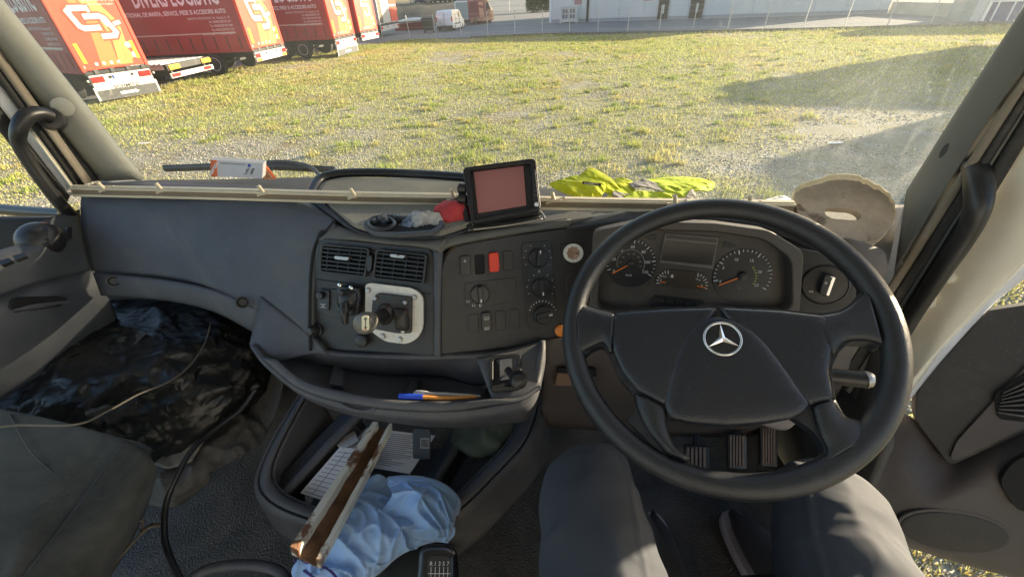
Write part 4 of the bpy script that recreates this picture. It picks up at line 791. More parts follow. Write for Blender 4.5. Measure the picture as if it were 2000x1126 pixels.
pl2 = panel('rotary_plate', PB, rpoly([(906, 553), (1007, 541), (1010, 588), (912, 603)], 7), m_panel, sp, off=.0022, d=.004, bevel=.0008)
def knob(x, y, r, h, parent, bar=True, rot=0, m=m_black, mark=True):
    c = PB.hit(x, y, .002); k = lathe('knob', c, PB.n, [(r, 0), (r, h*.45), (r*.93, h*.55), (r*.9, h*.6), (r*.4, h*.62)], m, parent, m=32)
    d = PB.x*math.cos(rot)+PB.y*math.sin(rot); e = np.cross(PB.n, d); q = [c+d*a*r*.93+e*b_*r*.27 for a, b_ in ((-1, -1), (1, -1), (1, 1), (-1, 1))]
    g = hexa('grip', [p+PB.n*h*.4 for p in q], [c+(p-c)*.9+PB.n*h*1.05 for p in q], m, k, bevel=.0015)
    if mark: hexa('pointer', [c+d*a*r+e*b_*r*.06+PB.n*h*1.06 for a, b_ in ((.45, -1), (.8, -1), (.8, 1), (.45, 1))], [c+d*a*r+e*b_*r*.06+PB.n*h*1.09 for a, b_ in ((.45, -1), (.8, -1), (.8, 1), (.45, 1))], m_print, g)
    return k
knob(937, 574, .020, .013, pl2, rot=-1.5); ptext('0', PB, 938, 596, 7, m_print, pl2, off=.0032); ptext('(-)', PB, 914, 588, 5, m_print, pl2, off=.0032); ptext('(-)', PB, 925, 596, 5, m_print, pl2, off=.0032)
kp = panel('heater_plate', PB, rpoly([(1018, 475), (1077, 469), (1089, 632), (1032, 644)], 9), m_black, sp, off=.003, d=.005, bevel=.001)
for (x, y, rt) in ((1050, 503, 1.5), (1056, 560, -1.5), (1060, 614, .12)):
    knob(x, y, .0205, .016, kp, rot=rt)
    for i in range(11):
        a = math.radians(-60+30*i) if y < 600 else math.radians(200+14*i); xx, yy = x+25.5*math.cos(a), y+25.5*math.sin(a)
        if not (y < 600 and 50 < math.degrees(a) % 360 < 130): pline('scale_mark', PB, [(xx, yy), (xx+2*math.cos(a), yy+2*math.sin(a))], 1.1 if y < 600 else 1.8, m_print, kp, off=.004)
ptext('%', PB, 1053, 530, 5, m_print, kp, off=.004)
ck = panel('clock_frame', PB, rpoly([(1096, 477), (1138, 472), (1141, 511), (1099, 517)], 5), m_black, sp, off=.004, d=.006, bevel=.001)
jag = [(1120+r_*math.cos(a), 494+r_*math.sin(a)) for a, r_ in [(2*math.pi*i/18, (17 if i % 2 else 14.5)) for i in range(18)]]; panel('broken_dial_rim', PB, ell(1120, 494, 19.5, 18.5, 18), m_print, ck, off=.006, d=.003, hole=[(1120+(x-1120)*.82, 494+(y-494)*.82) for x, y in jag])
panel('dial_hole', PB, jag, mat('broken dial', (.4, .27, .2), .6, var=.5, vs=40), ck, off=.0045, d=.001); pline('dial_pointer', PB, [(1124, 495), (1132, 494)], 2, m_black, ck, off=.0055)
lathe('amber_knob', PB.hit(1094, 644, 0), PB.n, [(.013, 0), (.014, .008), (.011, .011), (.004, .012)], m_amber, sp, m=20); rocker(1104, 532, 1124, 572, m_panel, .0018, nm='switch_blank')
# soft edge of the console
RIB('console_edge', [(649, 434, .91), (690, 450, .885), (760, 462, .862), (830, 467, .845), (872, 463, .838)], [(616, 472, .885), (680, 470, .868), (760, 478, .853), (830, 485, .84), (858, 496, .836)], m_dashtop, bulge=.012, solid=.02)
RIB('console_edge', [(866, 461, .845), (900, 455, .853), (1000, 440, .872), (1115, 428, .89)], [(858, 500, .836), (886, 481, .842), (1000, 459, .868), (1112, 444, .892)], m_dashtop, bulge=.012, solid=.02)
RIB('console_rib', [(845, 487, .838), (846, 600, .852), (847, 697, .864)], [(866, 492, .836), (862, 600, .851), (862, 697, .864)], m_dash, bulge=.008)
# ---------------------------------------------------------------- tray on the dash top
PT = planeN(P(780, 405, .925), (0, .0, 1))
def wave_mat(name, col, sc, dirn):
    m = mat(name, col, .75, var=.15, dust=.5, dcol=(.45, .41, .33)); n = m.node_tree; N = n.nodes.new; tc = N('ShaderNodeTexCoord'); w = N('ShaderNodeTexWave'); w.inputs['Scale'].default_value = sc; w.bands_direction = dirn; n.links.new(tc.outputs['Object'], w.inputs['Vector'])
    bp = N('ShaderNodeBump'); bp.inputs['Strength'].default_value = .9; bp.inputs['Distance'].default_value = .004; n.links.new(w.outputs['Fac'], bp.inputs['Height']); n.links.new(bp.outputs[0], n.nodes['Principled BSDF'].inputs['Normal']); return m
ml = panel('tray_mat', PT, rpoly([(622, 380), (640, 354), (690, 347), (905, 356), (960, 370), (930, 430), (860, 452), (740, 450), (690, 436)], 8), wave_mat('ribbed tray mat', (.3, .285, .235), 110, 'DIAGONAL'), CAB, off=.004, d=.01)
TUBE('tray_rim', [(606, 378, 1.02), (622, 352, 1.07), (650, 341, 1.09), (700, 337, 1.1), (800, 339, 1.1), (905, 346, 1.07), (960, 352, 1.05)], [.012, .014, .014, .014, .014, .014, .014], m_black, m=10, flat=[.8])
RIB('tray_front_rim', [(606, 376, 1.02), (640, 400, .965), (690, 436, .905), (730, 452, .88), (800, 456, .865), (870, 450, .86), (905, 440, .87)], [(598, 388, 1.0), (632, 412, .95), (680, 446, .888), (728, 463, .862), (800, 468, .848), (872, 466, .842), (915, 452, .855)], m_dash, bulge=.009, n=50)
cup = panel('cup_recess', PT, rpoly([(712, 436), (730, 422), (768, 419), (800, 424), (850, 424), (862, 434), (846, 448), (780, 453), (730, 450)], 8), m_void, CAB, off=.006, d=.006); o_ = rpoly([(706, 437), (728, 419), (768, 416), (802, 421), (854, 421), (870, 434), (850, 452), (780, 457), (726, 453)], 8); i_ = rpoly([(713, 436), (731, 423), (768, 420), (800, 425), (849, 425), (860, 434), (845, 447), (780, 452), (731, 449)], 8); panel('cup_rim', PT, o_, m_dash, cup, off=.011, d=.01, hole=i_, bevel=.003)
hexa('cup_divider', PP([(766, 432, .862), (800, 434, .86), (800, 438, .85), (766, 436, .852)]), PP([(768, 419, .855), (800, 421, .853), (800, 424, .845), (768, 422, .847)]), m_black, cup, bevel=.002)
tube('cup_ring', [PT.hit(x, y, .012) for x, y in ell(745, 436, 26, 12, 20)], .004, m_black, cup, closed=True, raw=True, m=8)
# ---------------------------------------------------------------- lower console: shelf, lip, parking brake
LOFT('shelf_back', [[(590, 660, .89), (640, 690, .884), (730, 697, .874), (850, 700, .865), (960, 692, .872), (1064, 664, .9)], [(575, 676, .9), (630, 700, .9), (740, 712, .9), (850, 712, .9), (950, 710, .88), (1064, 690, .895)], [(545, 690, .92), (640, 716, .94), (750, 732, .95), (860, 735, .95), (940, 752, .92), (1062, 720, .89)]], m_lower, nu=14, nv=40)
LOFT('shelf_floor', [[(540, 690, .92), (640, 714, .945), (750, 730, .955), (860, 733, .955), (960, 752, .93)], [(530, 715, .87), (600, 750, .88), (690, 775, .885), (800, 790, .885), (960, 785, .86)]], m_lower, nu=6, nv=24)
RIB('shelf_lip', [(540, 700, .855), (596, 742, .835), (680, 765, .82), (780, 780, .812), (880, 783, .81), (955, 777, .812), (1010, 774, .82), (1052, 750, .84)], [(512, 700, .86), (580, 757, .832), (672, 787, .815), (780, 801, .806), (880, 803, .805), (975, 790, .808), (1018, 784, .815), (1058, 756, .835)], m_lower, bulge=.008, n=50)
LOFT('shelf_front', [[(488, 676, .885), (512, 702, .86), (580, 758, .832), (672, 788, .815), (780, 802, .806), (880, 804, .805), (985, 790, .808), (1040, 770, .825), (1062, 690, .86), (1065, 664, .89)], [(489, 678, .9), (520, 718, .865), (590, 772, .84), (680, 803, .825), (780, 818, .818), (880, 823, .818), (990, 812, .822), (1042, 790, .84), (1063, 720, .875), (1066, 680, .9)], [(500, 690, .98), (545, 740, .95), (610, 785, .93), (690, 812, .92), (780, 827, .91), (880, 836, .91), (990, 828, .915), (1035, 815, .93), (1056, 760, .96), (1066, 700, .98)]], m_lower, nu=14, nv=60)
LOFT('brake_plinth', [[(930, 698, .868), (1000, 686, .872), (1064, 666, .888)], [(945, 735, .84), (1000, 730, .842), (1062, 705, .862)], [(962, 778, .811), (1010, 776, .815), (1054, 752, .832)]], m_lower, nu=12, nv=12, solid=.02)
TUBE('shelf_pull', [(668, 790, .812), (690, 800, .806), (715, 802, .806), (733, 796, .81)], .003, m_dash, m=8, n=16)
for a, b_, c, d in (((640, 748, .86), (652, 710, .925), (672, 722, .93), (668, 752, .87)), ((792, 765, .85), (803, 736, .93), (820, 742, .935), (812, 770, .86))): 
    q = PP([a, b_, c, d]); hexa('shelf_divider', q, [p+np.array([0, .01, -.05]) for p in q], m_lower, CAB, bevel=.004)
PZ = Plane(P(945, 735, .838), P(1055, 715, .855), P(1000, 776, .81))
bf = panel('brake_bezel', PZ, rr(956, 693, 1018, 764, 12, -4), m_black, CAB, off=.005, d=.006, hole=rr(963, 700, 1011, 757, 8, -4), bevel=.001)
panel('brake_gate', PZ, rr(962, 700, 1012, 757, 8, -4), m_void, bf, off=.001, d=.002); panel('brake_slot_plate', PZ, rr(976, 702, 1000, 742, 3, -3), m_dash, bf, off=.004, d=.003)
TUBE('brake_lever', [(992, 722, .836), (1000, 732, .818), (1009, 738, .80)], .008, m_black, bf, n=10); q = P(1011, 739, .79); lathe('brake_knob', q, nrm(P(1011, 742, .74)-P(1000, 722, .83)), [(.008, -.02), (.013, -.012), (.017, 0), (.0175, .014), (.014, .024), (.006, .028)], m_black, bf, m=22)
# ---------------------------------------------------------------- lower storage bin on the tunnel
rim_px = [(600, 752, 1.04), (560, 815, .99), (522, 885, .945), (506, 935, .92), (518, 968, .90), (560, 996, .885), (640, 1022, .875), (740, 1042, .87), (830, 1035, .87), (905, 988, .885), (965, 930, .92), (1020, 870, .97), (1044, 820, 1.03), (1050, 790, 1.07)]
rimp = cr(PP(rim_px), 60); cen = P(760, 900, 1.12); dnv = np.array([0, 0, -1.])
rims = [rimp+dnv*0, np.array([p+(p-cen)*np.array([.03, .03, 0])+dnv*.012 for p in rimp]), np.array([p+(p-cen)*np.array([.05, .035, 0])+dnv*.06 for p in rimp]), np.array([p+(p-cen)*np.array([.07, .045, 0])+dnv*.13 for p in rimp])]
loft('bin_outer', rims, m_lower, CAB, nu=14, nv=60, solid=.006, soff=1)
inn = [np.array([p-(p-cen)*np.array([.10, .10, 0])*1.0 for p in rimp]), np.array([p-(p-cen)*np.array([.12, .12, 0])+dnv*.05 for p in rimp]), np.array([p-(p-cen)*np.array([.2, .2, 0])+dnv*.13 for p in rimp])]
ribbon('bin_rim', list(rimp), list(inn[0]), m_lower, CAB, bulge=.012, n=60, m=9)
loft('bin_inner', inn, m_lower, CAB, nu=10, nv=60, solid=.004)
bot = np.array([*P(760, 900, 1.08)]); V = list(inn[2])+[bot+np.array([0, .15, 0])]; mesh('bin_floor', [p*np.array([1, 1, 0])+np.array([0, 0, inn[2][:, 2].min()+.012]) for p in inn[2]], [tuple(range(60))], m_lower, CAB, solid=.004)
RIB('bin_divider', [(690, 806, 1.04), (640, 855, 1.0), (590, 910, .965), (540, 965, .925)], [(712, 812, 1.04), (665, 860, 1.0), (610, 920, .965), (556, 980, .925)], m_lower, bulge=.012, solid=.05)
RIB('bin_divider', [(905, 838, 1.05), (870, 890, 1.02), (835, 950, .98)], [(925, 842, 1.05), (890, 895, 1.02), (852, 958, .98)], m_lower, bulge=.01, solid=.05)
# ---------------------------------------------------------------- instrument cluster and hood
LOFT('cluster_hood', [[(1100, 436, .9), (1180, 418, .895), (1290, 404, .885), (1400, 405, .87), (1530, 424, .845), (1640, 466, .815), (1725, 520, .8)], [(1110, 444, .885), (1185, 432, .87), (1290, 422, .85), (1400, 424, .835), (1520, 440, .81), (1620, 478, .78), (1705, 535, .765)], [(1130, 450, .895), (1190, 441, .88), (1290, 436, .862), (1400, 440, .85), (1505, 455, .825), (1590, 490, .795), (1660, 530, .785)]], m_dash, nu=16, nv=40, solid=.01)
PC = Plane(P(1231, 510, .835), P(1450, 540, .80), P(1350, 595, .835))
m_clu = mat('cluster brown', (.062, .052, .046), .55, bump=.15, bs=900, dust=.5, dcol=(.15, .125, .1)); m_face = mat('gauge black', (.015, .015, .017), .45, dust=.3, dcol=(.07, .06, .055))
fo = rpoly([(1158, 452), (1250, 432), (1400, 436), (1505, 450), (1572, 492), (1562, 620), (1150, 620)], 14); fi = rpoly([(1176, 470), (1260, 449), (1400, 453), (1492, 467), (1546, 505), (1548, 606), (1166, 606)], 22)
ic = panel('instrument_cluster', PC, fo, m_clu, CAB, off=.03, d=.05, hole=fi, bevel=.004)
panel('cluster_face', PC, fi, m_clu, ic, off=0, d=.004)
def gauge(nm, cx, cy, r, a0, a1, n, big, parent):
    g = lathe(nm, PC.hit(cx, cy, 0), PC.n, [(r*.8/FPX, -.001), (r*.8/FPX, .002)], m_face, parent, m=48); c = PC.hit(cx, cy, .003); R = r*.8/FPX
    for i in range(n+1):
        a = math.radians(a0+(a1-a0)*i/n); d = PC.x*math.cos(a)-PC.y*math.sin(a); e = np.cross(PC.n, d); l = .82 if i % big == 0 else .89; w = .00075 if i % big == 0 else .0005
        hexa('tick', [c+d*R*.97+e*w, c+d*R*.97-e*w, c+d*R*l-e*w, c+d*R*l+e*w], [c+d*R*.97+e*w+PC.n*.0005, c+d*R*.97-e*w+PC.n*.0005, c+d*R*l-e*w+PC.n*.0005, c+d*R*l+e*w+PC.n*.0005], m_print, g)
    return g
sg = gauge('speedometer', 1232, 514, 50, 160, 390, 24, 4, ic)
for s, x, y in (('0', 1199, 529), ('20', 1199, 506), ('40', 1213, 489), ('60', 1236, 482), ('80', 1257, 492), ('100', 1264, 512), ('120', 1260, 531), ('km/h', 1228, 537)): ptext(s, PC, x, y, 5.6 if s != 'km/h' else 4.2, m_print, sg, off=.0032, ext=.0001)
for s, x, y in (('10', 1211, 512), ('20', 1217, 502), ('30', 1227, 496), ('40', 1238, 496), ('50', 1247, 502), ('60', 1251, 511), ('70', 1251, 520)): ptext(s, PC, x, y, 3.6, m_printd, sg, off=.0032, ext=.0001)
pline('scale_ring', PC, [(1232+27*math.cos(math.radians(a)), 514+27*math.sin(math.radians(a))) for a in range(165, 395, 12)], 1, m_printd, sg, off=.0032)
pline('needle', PC, [(1226, 518), (1196, 534)], 2.2, m_orange, sg, off=.006); lathe('needle_cap', PC.hit(1232, 515, .002), PC.n, [(.008, 0), (.007, .006), (.003, .007)], m_black, sg, m=20)
tg = gauge('tachometer', 1450, 539, 54, 166, 388, 25, 5, ic)
for s, x, y in (('0', 1407, 550), ('5', 1413, 523), ('10', 1438, 507), ('15', 1468, 509), ('20', 1484, 531), ('25', 1478, 557)): ptext(s, PC, x, y, 5.6, m_print, tg, off=.0032, ext=.0001)
pline('needle', PC, [(1441, 543), (1404, 557)], 2.4, m_orange, tg, off=.006); lathe('needle_cap', PC.hit(1450, 539, .002), PC.n, [(.009, 0), (.008, .006), (.003, .007)], m_black, tg, m=20)
m_green = mat('green scale', (.4, .45, .12), .6)
for i in range(7): a = math.radians(-38+12*i); pline('green_band', PC, [(1450+25*math.cos(a), 539+25*math.sin(a)), (1450+29*math.cos(a), 539+29*math.sin(a))], 2.2, m_green, tg, off=.0032)
ptext('rpm', PC, 1441, 557, 3, m_printd, tg, off=.0032); ptext('x 100', PC, 1441, 562, 3, m_printd, tg, off=.0032)
lf = panel('display_frame', PC, [(1299, 455), (1404, 464), (1393, 525), (1288, 513)], mat('display frame', (.15, .135, .12), .5), ic, off=.004, d=.005, bevel=.0008); panel('display', PC, [(1300, 469), (1399, 478), (1390, 518), (1291, 508)], mat('dark display', (.022, .02, .02), .3), lf, off=.0055, d=.002); panel('display_bar', PC, [(1302, 458), (1400, 467), (1399, 474), (1301, 465)], m_black, lf, off=.0052, d=.001)
ag = panel('small_gauges', PC, rpoly([(1280, 556), (1282, 542), (1292, 530), (1310, 526), (1362, 531), (1378, 537), (1386, 552), (1385, 567)], 5), mat('gauge brown', (.05, .035, .025), .5, dust=.4, dcol=(.14, .1, .07)), ic, off=.003, d=.004)
for cx, cy, a0, a1 in ((1305, 551, 175, 270), (1360, 556, -80, 20)):
    for i in range(7):
        a = math.radians(a0+(a1-a0)*i/6); pline('tick', PC, [(cx+23*math.cos(a), cy+23*math.sin(a)), (cx+(18 if i % 3 else 16)*math.cos(a), cy+(18 if i % 3 else 16)*math.sin(a))], 1.3, m_print, ag, off=.004)
for s, x, y in (('0', 1291, 547), ('1/2', 1298, 540), ('1', 1309, 540), ('10', 1361, 545), ('6', 1367, 547), ('0', 1371, 557)): ptext(s, PC, x, y, 4, m_print, ag, off=.004, ext=.0001)
panel('fuel_symbol', PC, [(1311, 536), (1315, 536), (1315, 542), (1311, 542)], m_print, ag, off=.004, d=.0006)
pline('needle', PC, [(1301, 551), (1290, 551)], 1.8, m_orange, ag, off=.005); pline('needle', PC, [(1361, 558), (1378, 562)], 1.8, m_orange, ag, off=.005)
panel('turn_signal_arrow', PC, [(1258, 464), (1270, 459), (1283, 458), (1282, 470), (1268, 469)], m_face, ic, off=.002, d=.002); panel('turn_signal_arrow', PC, [(1414, 472), (1428, 474), (1440, 480), (1427, 484), (1413, 483)], m_face, ic, off=.002, d=.002)
bs_ = panel('button_strip', PC, rpoly([(1268, 588), (1280, 577), (1375, 588), (1383, 600), (1383, 612), (1266, 602)], 3), m_black, ic, off=.006, d=.007, bevel=.001)
for i in range(5): panel('button', PC, rr(1284+18.5*i, 582+2.4*i, 1297+18.5*i, 588+2.4*i, 1, 1.5), m_panel, bs_, off=.009, d=.003)
# lighting switch block
PLs = Plane(P(1575, 500, .772), P(1665, 525, .745), P(1575, 612, .79))
lp = panel('light_switch_panel', PLs, rpoly([(1562, 486), (1600, 492), (1672, 540), (1672, 620), (1556, 625)], 6), m_panel, CAB, d=.03, bevel=.003)
lathe('switch_dial', PLs.hit(1611, 556, 0), PLs.n, [(.0375, 0), (.0375, .003), (.035, .0045), (.034, .002), (.005, .002)], m_black, lp, m=40)
kb = panel('switch_grip', PLs, rpoly([(1612, 536), (1632, 540), (1618, 580), (1600, 574)], 3), m_black, lp, off=.02, d=.018, bevel=.002); panel('grip_face', PLs, [(1626, 541), (1632, 542), (1619, 577), (1614, 576)], m_chrome, kb, off=.0206, d=.001); ptext('*', PLs, 1613, 555, 9, m_print, kb, off=.021); pline('mark', PLs, [(1622, 540), (1628, 541)], 2, m_print, kb, off=.021); ptext('OE', PLs, 1584, 569, 4, m_print, lp, off=.005)
dome('end_cap', Plane(P(1650, 470, .765), P(1725, 500, .76), P(1680, 560, .76)), rpoly([(1645, 462), (1690, 474), (1725, 490), (1732, 530), (1712, 552), (1690, 565), (1668, 540), (1648, 500)], 10), mat('dusty brown plastic', (.12, .1, .095), .75, dust=.6, dcol=(.22, .185, .16)), CAB, h=.02, off=0, d=.04)
LOFT('dash_end', [[(1680, 455, .93), (1730, 420, .955), (1775, 400, .975)], [(1690, 560, .95), (1740, 540, .955), (1790, 520, .96)], [(1680, 680, .99), (1740, 640, .98), (1800, 600, .97)]], m_panel, nu=10, nv=10, solid=.01)
# knee panels below the cluster
LOFT('knee_panel', [[(1062, 668, .9), (1160, 650, .92), (1300, 640, .92), (1480, 640, .88), (1680, 640, .84)], [(1062, 760, .95), (1160, 760, .98), (1300, 770, .98), (1480, 770, .94), (1650, 740, .9)], [(1060, 830, 1.1), (1160, 840, 1.15), (1300, 850, 1.2), (1480, 850, 1.2), (1620, 800, 1.1)]], mat('brown panel', (.085, .07, .065), .6, dust=.5, dcol=(.12, .095, .085)), nu=12, nv=24, solid=.015)
panel('knee_slot', Plane(P(1084, 720, .92), P(1160, 720, .945), P(1110, 760, .945)), rr(1090, 720, 1165, 735, 2), m_void, CAB, off=.012, d=.01); panel('ash_drawer', Plane(P(1084, 720, .92), P(1160, 720, .945), P(1110, 760, .945)), rpoly([(1090, 728), (1130, 732), (1160, 748), (1160, 754), (1084, 752)], 3), mat('dusty drawer', (.2, .12, .08), .7, dust=.5), CAB, off=.014, d=.008)
m_dtrim0 = mat('kick panel', (.05, .048, .047), .7, dust=.4, dcol=(.14, .12, .1))
# ---------------------------------------------------------------- steering wheel
az, el = math.radians(-29), math.radians(58); wc = P(1398, 641, .609); wnv = np.array([math.sin(az)*math.cos(el), -math.cos(az)*math.cos(el), math.sin(el)]); PW = planeN(wc, wnv)
SW = link('steering_wheel', None, None, CAB) if False else None
ring = [wc+.2115*(math.cos(t)*PW.x+math.sin(t)*PW.y) for t in [2*math.pi*i/96 for i in range(96)]]
V = []; n_, m__ = 96, 18
for i in range(96):
    t = 2*math.pi*i/96; d = math.cos(t)*PW.x+math.sin(t)*PW.y
    for j in range(m__): a = 2*math.pi*j/m__; V.append(wc+d*(.2105+.0165*math.cos(a))+PW.n*.0155*math.sin(a))
SW = mesh('steering_wheel', V, [(i*m__+j, i*m__+(j+1) % m__, ((i+1) % 96)*m__+(j+1) % m__, ((i+1) % 96)*m__+j) for i in range(96) for j in range(m__)], m_wheel, CAB, smooth=60, label='black leatherette rim with four spokes')
hub = [(1128, 606), (1146, 594), (1168, 601), (1195, 607), (1300, 600), (1400, 597), (1520, 603), (1600, 611), (1640, 606), (1668, 588), (1690, 560), (1740, 640), (1722, 680), (1700, 667), (1660, 667), (1638, 688), (1625, 716), (1627, 760), (1638, 796), (1656, 815), (1690, 822), (1720, 815), (1670, 885), (1590, 915), (1608, 893), (1612, 874), (1592, 844), (1548, 812), (1420, 828), (1312, 816), (1300, 822), (1304, 845), (1320, 872), (1350, 895), (1290, 885), (1225, 820), (1240, 806), (1243, 786), (1236, 768), (1208, 735), (1190, 695), (1178, 672), (1158, 678), (1132, 700)]
panel('wheel_spokes', PW, rpoly(hub, 10, 3), m_hub if False else MATS['hub leatherette'], SW, off=.004, d=.022, bevel=.009, bseg=4, smooth=60)
pad = [(1296, 792), (1304, 750), (1314, 710), (1326, 678), (1340, 652), (1358, 634), (1380, 622), (1402, 618), (1434, 626), (1470, 646), (1495, 670), (1518, 700), (1540, 730), (1560, 760), (1582, 790), (1570, 806), (1548, 816), (1490, 826), (1420, 831), (1350, 826), (1308, 816)]
dome('airbag_pad', PW, rpoly(pad, 8, 3), MATS['hub leatherette'], SW, h=.0105, off=.008, d=.016, pw=3.2, rings=10)
for poly in ([(1200, 612), (1300, 605), (1402, 602), (1378, 640), (1350, 670), (1330, 710), (1318, 760), (1300, 794), (1246, 766), (1216, 730), (1198, 690), (1188, 645)], [(1402, 602), (1520, 608), (1606, 618), (1632, 640), (1622, 690), (1617, 730), (1626, 784), (1580, 794), (1540, 750), (1500, 700), (1460, 665), (1430, 640)]):
    dome('spoke_cover', PW, rpoly(poly, 8, 3), MATS['hub leatherette'], SW, h=.010, off=.004, d=.007, pw=4.5, rings=7)
for La, Ra in (([(1238, 768), (1243, 796), (1262, 838), (1300, 884)], [(1302, 798), (1304, 835), (1318, 868), (1348, 895)]), ([(1584, 794), (1600, 850), (1612, 878), (1600, 908)], [(1632, 780), (1652, 812), (1684, 824), (1700, 850)]), ([(1600, 614), (1640, 607), (1668, 589), (1694, 562)], [(1630, 694), (1652, 668), (1692, 666), (1726, 676)]), ([(1200, 610), (1168, 603), (1146, 596), (1126, 588)], [(1190, 692), (1178, 672), (1158, 679), (1130, 694)])):
    ribbon('spoke', [PW.hit(x, y, .004) for x, y in La], [PW.hit(x, y, .004) for x, y in Ra], MATS['wheel leatherette'], SW, bulge=.011, n=20, m=13, solid=.008)
sc = PW.hit(1411, 661, .0195); th_ = np.linspace(0, 2*np.pi, 48, endpoint=False)
em = tube('emblem_ring', [sc+.0235*(math.cos(t)*PW.x+math.sin(t)*PW.y) for t in th_], .0019, m_chrome, SW, closed=True, raw=True, m=10, smooth=60)
V = [sc+PW.n*.0022]; F = []
for i in range(3):
    a = math.pi/2+2*math.pi*i/3-.06
    for k_, (da, rr_) in enumerate(((0, .0229), (math.pi/3, .0041))): V.append(sc+rr_*(math.cos(a+da)*PW.x+math.sin(a+da)*PW.y))
for i in range(6): F.append((0, 1+i, 1+(i+1) % 6))
V += [v-PW.n*.003 for v in V]; F += [tuple(7+j for j in f[::-1]) for f in F[:6]]+[(1+i, 8+i, 8+(i+1) % 6, 1+(i+1) % 6) for i in range(6)]
mesh('emblem_star', V, F, m_chrome, SW); lathe('emblem_base', sc-PW.n*.012, PW.n, [(.026, 0), (.026, .009), (.023, .011), (.004, .0108)], m_black, SW, m=40)
c0 = wc-PW.n*.02; c1 = P(1400, 760, .98); tube('column_shroud', [c0, c0+(c1-c0)*.4, c1], [.05, .062, .075], m_black, CAB, m=20, n=12)
LOFT('column_cover', [[(1455, 800, .72), (1540, 800, .72), (1570, 812, .72)], [(1475, 826, .74), (1530, 840, .735), (1560, 822, .73)]], mat('pale column cover', (.26, .22, .2), .6, dust=.4), nu=8, nv=12)
st = TUBE('control_stalk', [(1560, 728, .72), (1630, 735, .7), (1690, 741, .685)], .0135, m_black, m=16, n=16); TUBE('stalk_cap', [(1688, 741, .6855), (1694, 741, .6845), (1702, 742, .683)], [.0145, .0142, .012], m_steel, st, m=18, n=8)
loft('kick_panel', [[np.array([.80, 1.1, CZ-.5]), np.array([.80, .75, CZ-.55]), np.array([.76, .5, CZ-.8])], [np.array([.80, 1.1, CZ-1.2]), np.array([.80, .75, CZ-1.2]), np.array([.76, .42, CZ-1.2])]], m_dtrim0, CAB, nu=6, nv=10, solid=.02)
m_pedal = mat('worn pedal rubber', (.16, .12, .11), .7, var=.3, vs=40, dust=.6, dcol=(.32, .22, .16))
# pedals
for x, y, w_, h_, t, m in ((1362, 892, 24, 24, 1.14, m_steel), (1441, 880, 19, 34, 1.12, m_steel), (1503, 870, 17, 40, 1.12, m_black)):
    pq = planeN(P(x, y, t), (-.05, -.75, .65)); pd = panel('pedal', pq, rr(x-w_, y-h_, x+w_, y+h_, 6, 3), m_black, CAB, off=0, d=.015, bevel=.003)
    for i in range(5): panel('pedal_rib', pq, [(x-w_+4+i*(2*w_-8)/5, y-h_+5), (x-w_+4+(i+.55)*(2*w_-8)/5, y-h_+5), (x-w_+4+(i+.55)*(2*w_-8)/5, y+h_-4), (x-w_+4+i*(2*w_-8)/5, y+h_-4)], m_pedal, pd, off=.004, d=.004)
    tube('pedal_arm', [pq.hit(x, y-h_+4, -.01), P(x-4, y-90, t+.12), P(x-6, y-150, t+.14)], .011, m_lower, pd, n=10)
# ---------------------------------------------------------------- right pillar, seals, jamb, handle
ribbon('pillar_trim', ext([(1745, 540, .86), (1890, 310, .745), (2000, 140, .66)], 1.2), ext([(1735, 455, .93), (1770, 372, .905), (1880, 197, .785), (2003, 8, .685)], .8)[1:], m_pillarR, CAB, bulge=.022, n=24, m=11, solid=.02)
panel('pillar_plug', Plane(P(1845, 296, .78), P(1850, 290, .775), P(1838, 320, .79)).off(.02) if False else planeN(P(1844, 294, .752), CAM-P(1844, 294, .752)), ell(1844, 294, 17, 5.5, 20, -1.0), m_black, CAB, d=.004)
seals = [((1742, 545, .862), (2000, 142, .662), (1752, 565, .865), (2000, 180, .668), m_fuzz, .006), ((1750, 563, .866), (2000, 178, .669), (1762, 590, .87), (2000, 212, .675), m_rubber, .008), ((1760, 588, .872), (2000, 210, .677), (1766, 600, .874), (2000, 224, .68), m_pillarR, .004), ((1764, 598, .875), (2000, 222, .681), (1786, 640, .885), (2000, 285, .695), m_rubber, .012)]
for lb, lm, rb, rm, m, bl in seals:
    f = lambda b, t: [P(b[0]-.45*(t[0]-b[0]), b[1]-.45*(t[1]-b[1]), b[2]+.09), P(*b), P(*t), P(*t)+(P(*t)-P(*b))*.6]
    ribbon('door_seal', f(lb, lm), f(rb, rm), m, CAB, bulge=bl, n=20, m=7, solid=.015)
jb = LOFT('door_jamb', [[(2120, 95, .62), (2000, 282, .697), (1890, 455, .80), (1786, 640, .888), (1690, 780, .96), (1600, 900, 1.04)], [(2120, 240, .63), (2000, 400, .715), (1910, 520, .79), (1800, 680, .875), (1700, 815, .955), (1620, 930, 1.04)], [(2120, 380, .66), (2000, 515, .745), (1900, 618, .81), (1795, 728, .875), (1700, 850, .95), (1640, 950, 1.03)]], m_white, nu=16, nv=30, solid=.02)
for x, y, t in ((1850, 541, .835), (1810, 590, .86)):
    q = P(x, y, t-.008); b_ = lathe('hinge_bolt', q, nrm(CAM-q+np.array([-.3, 0, 0])), [(.013, -.01), (.013, -.002), (.0085, -.001), (.0085, .008), (.006, .009)], m_white, jb, m=6 if False else 14)
gh_ = TUBE('grab_handle', [(1893, 300, .775), (1903, 325, .745), (1912, 362, .725), (1908, 410, .725), (1885, 462, .75), (1840, 530, .79), (1790, 605, .845), (1752, 668, .9), (1725, 720, .95)], [.017, .0195, .0205, .0185, .016, .0145, .014, .014, .014], m_black, m=18, n=60)
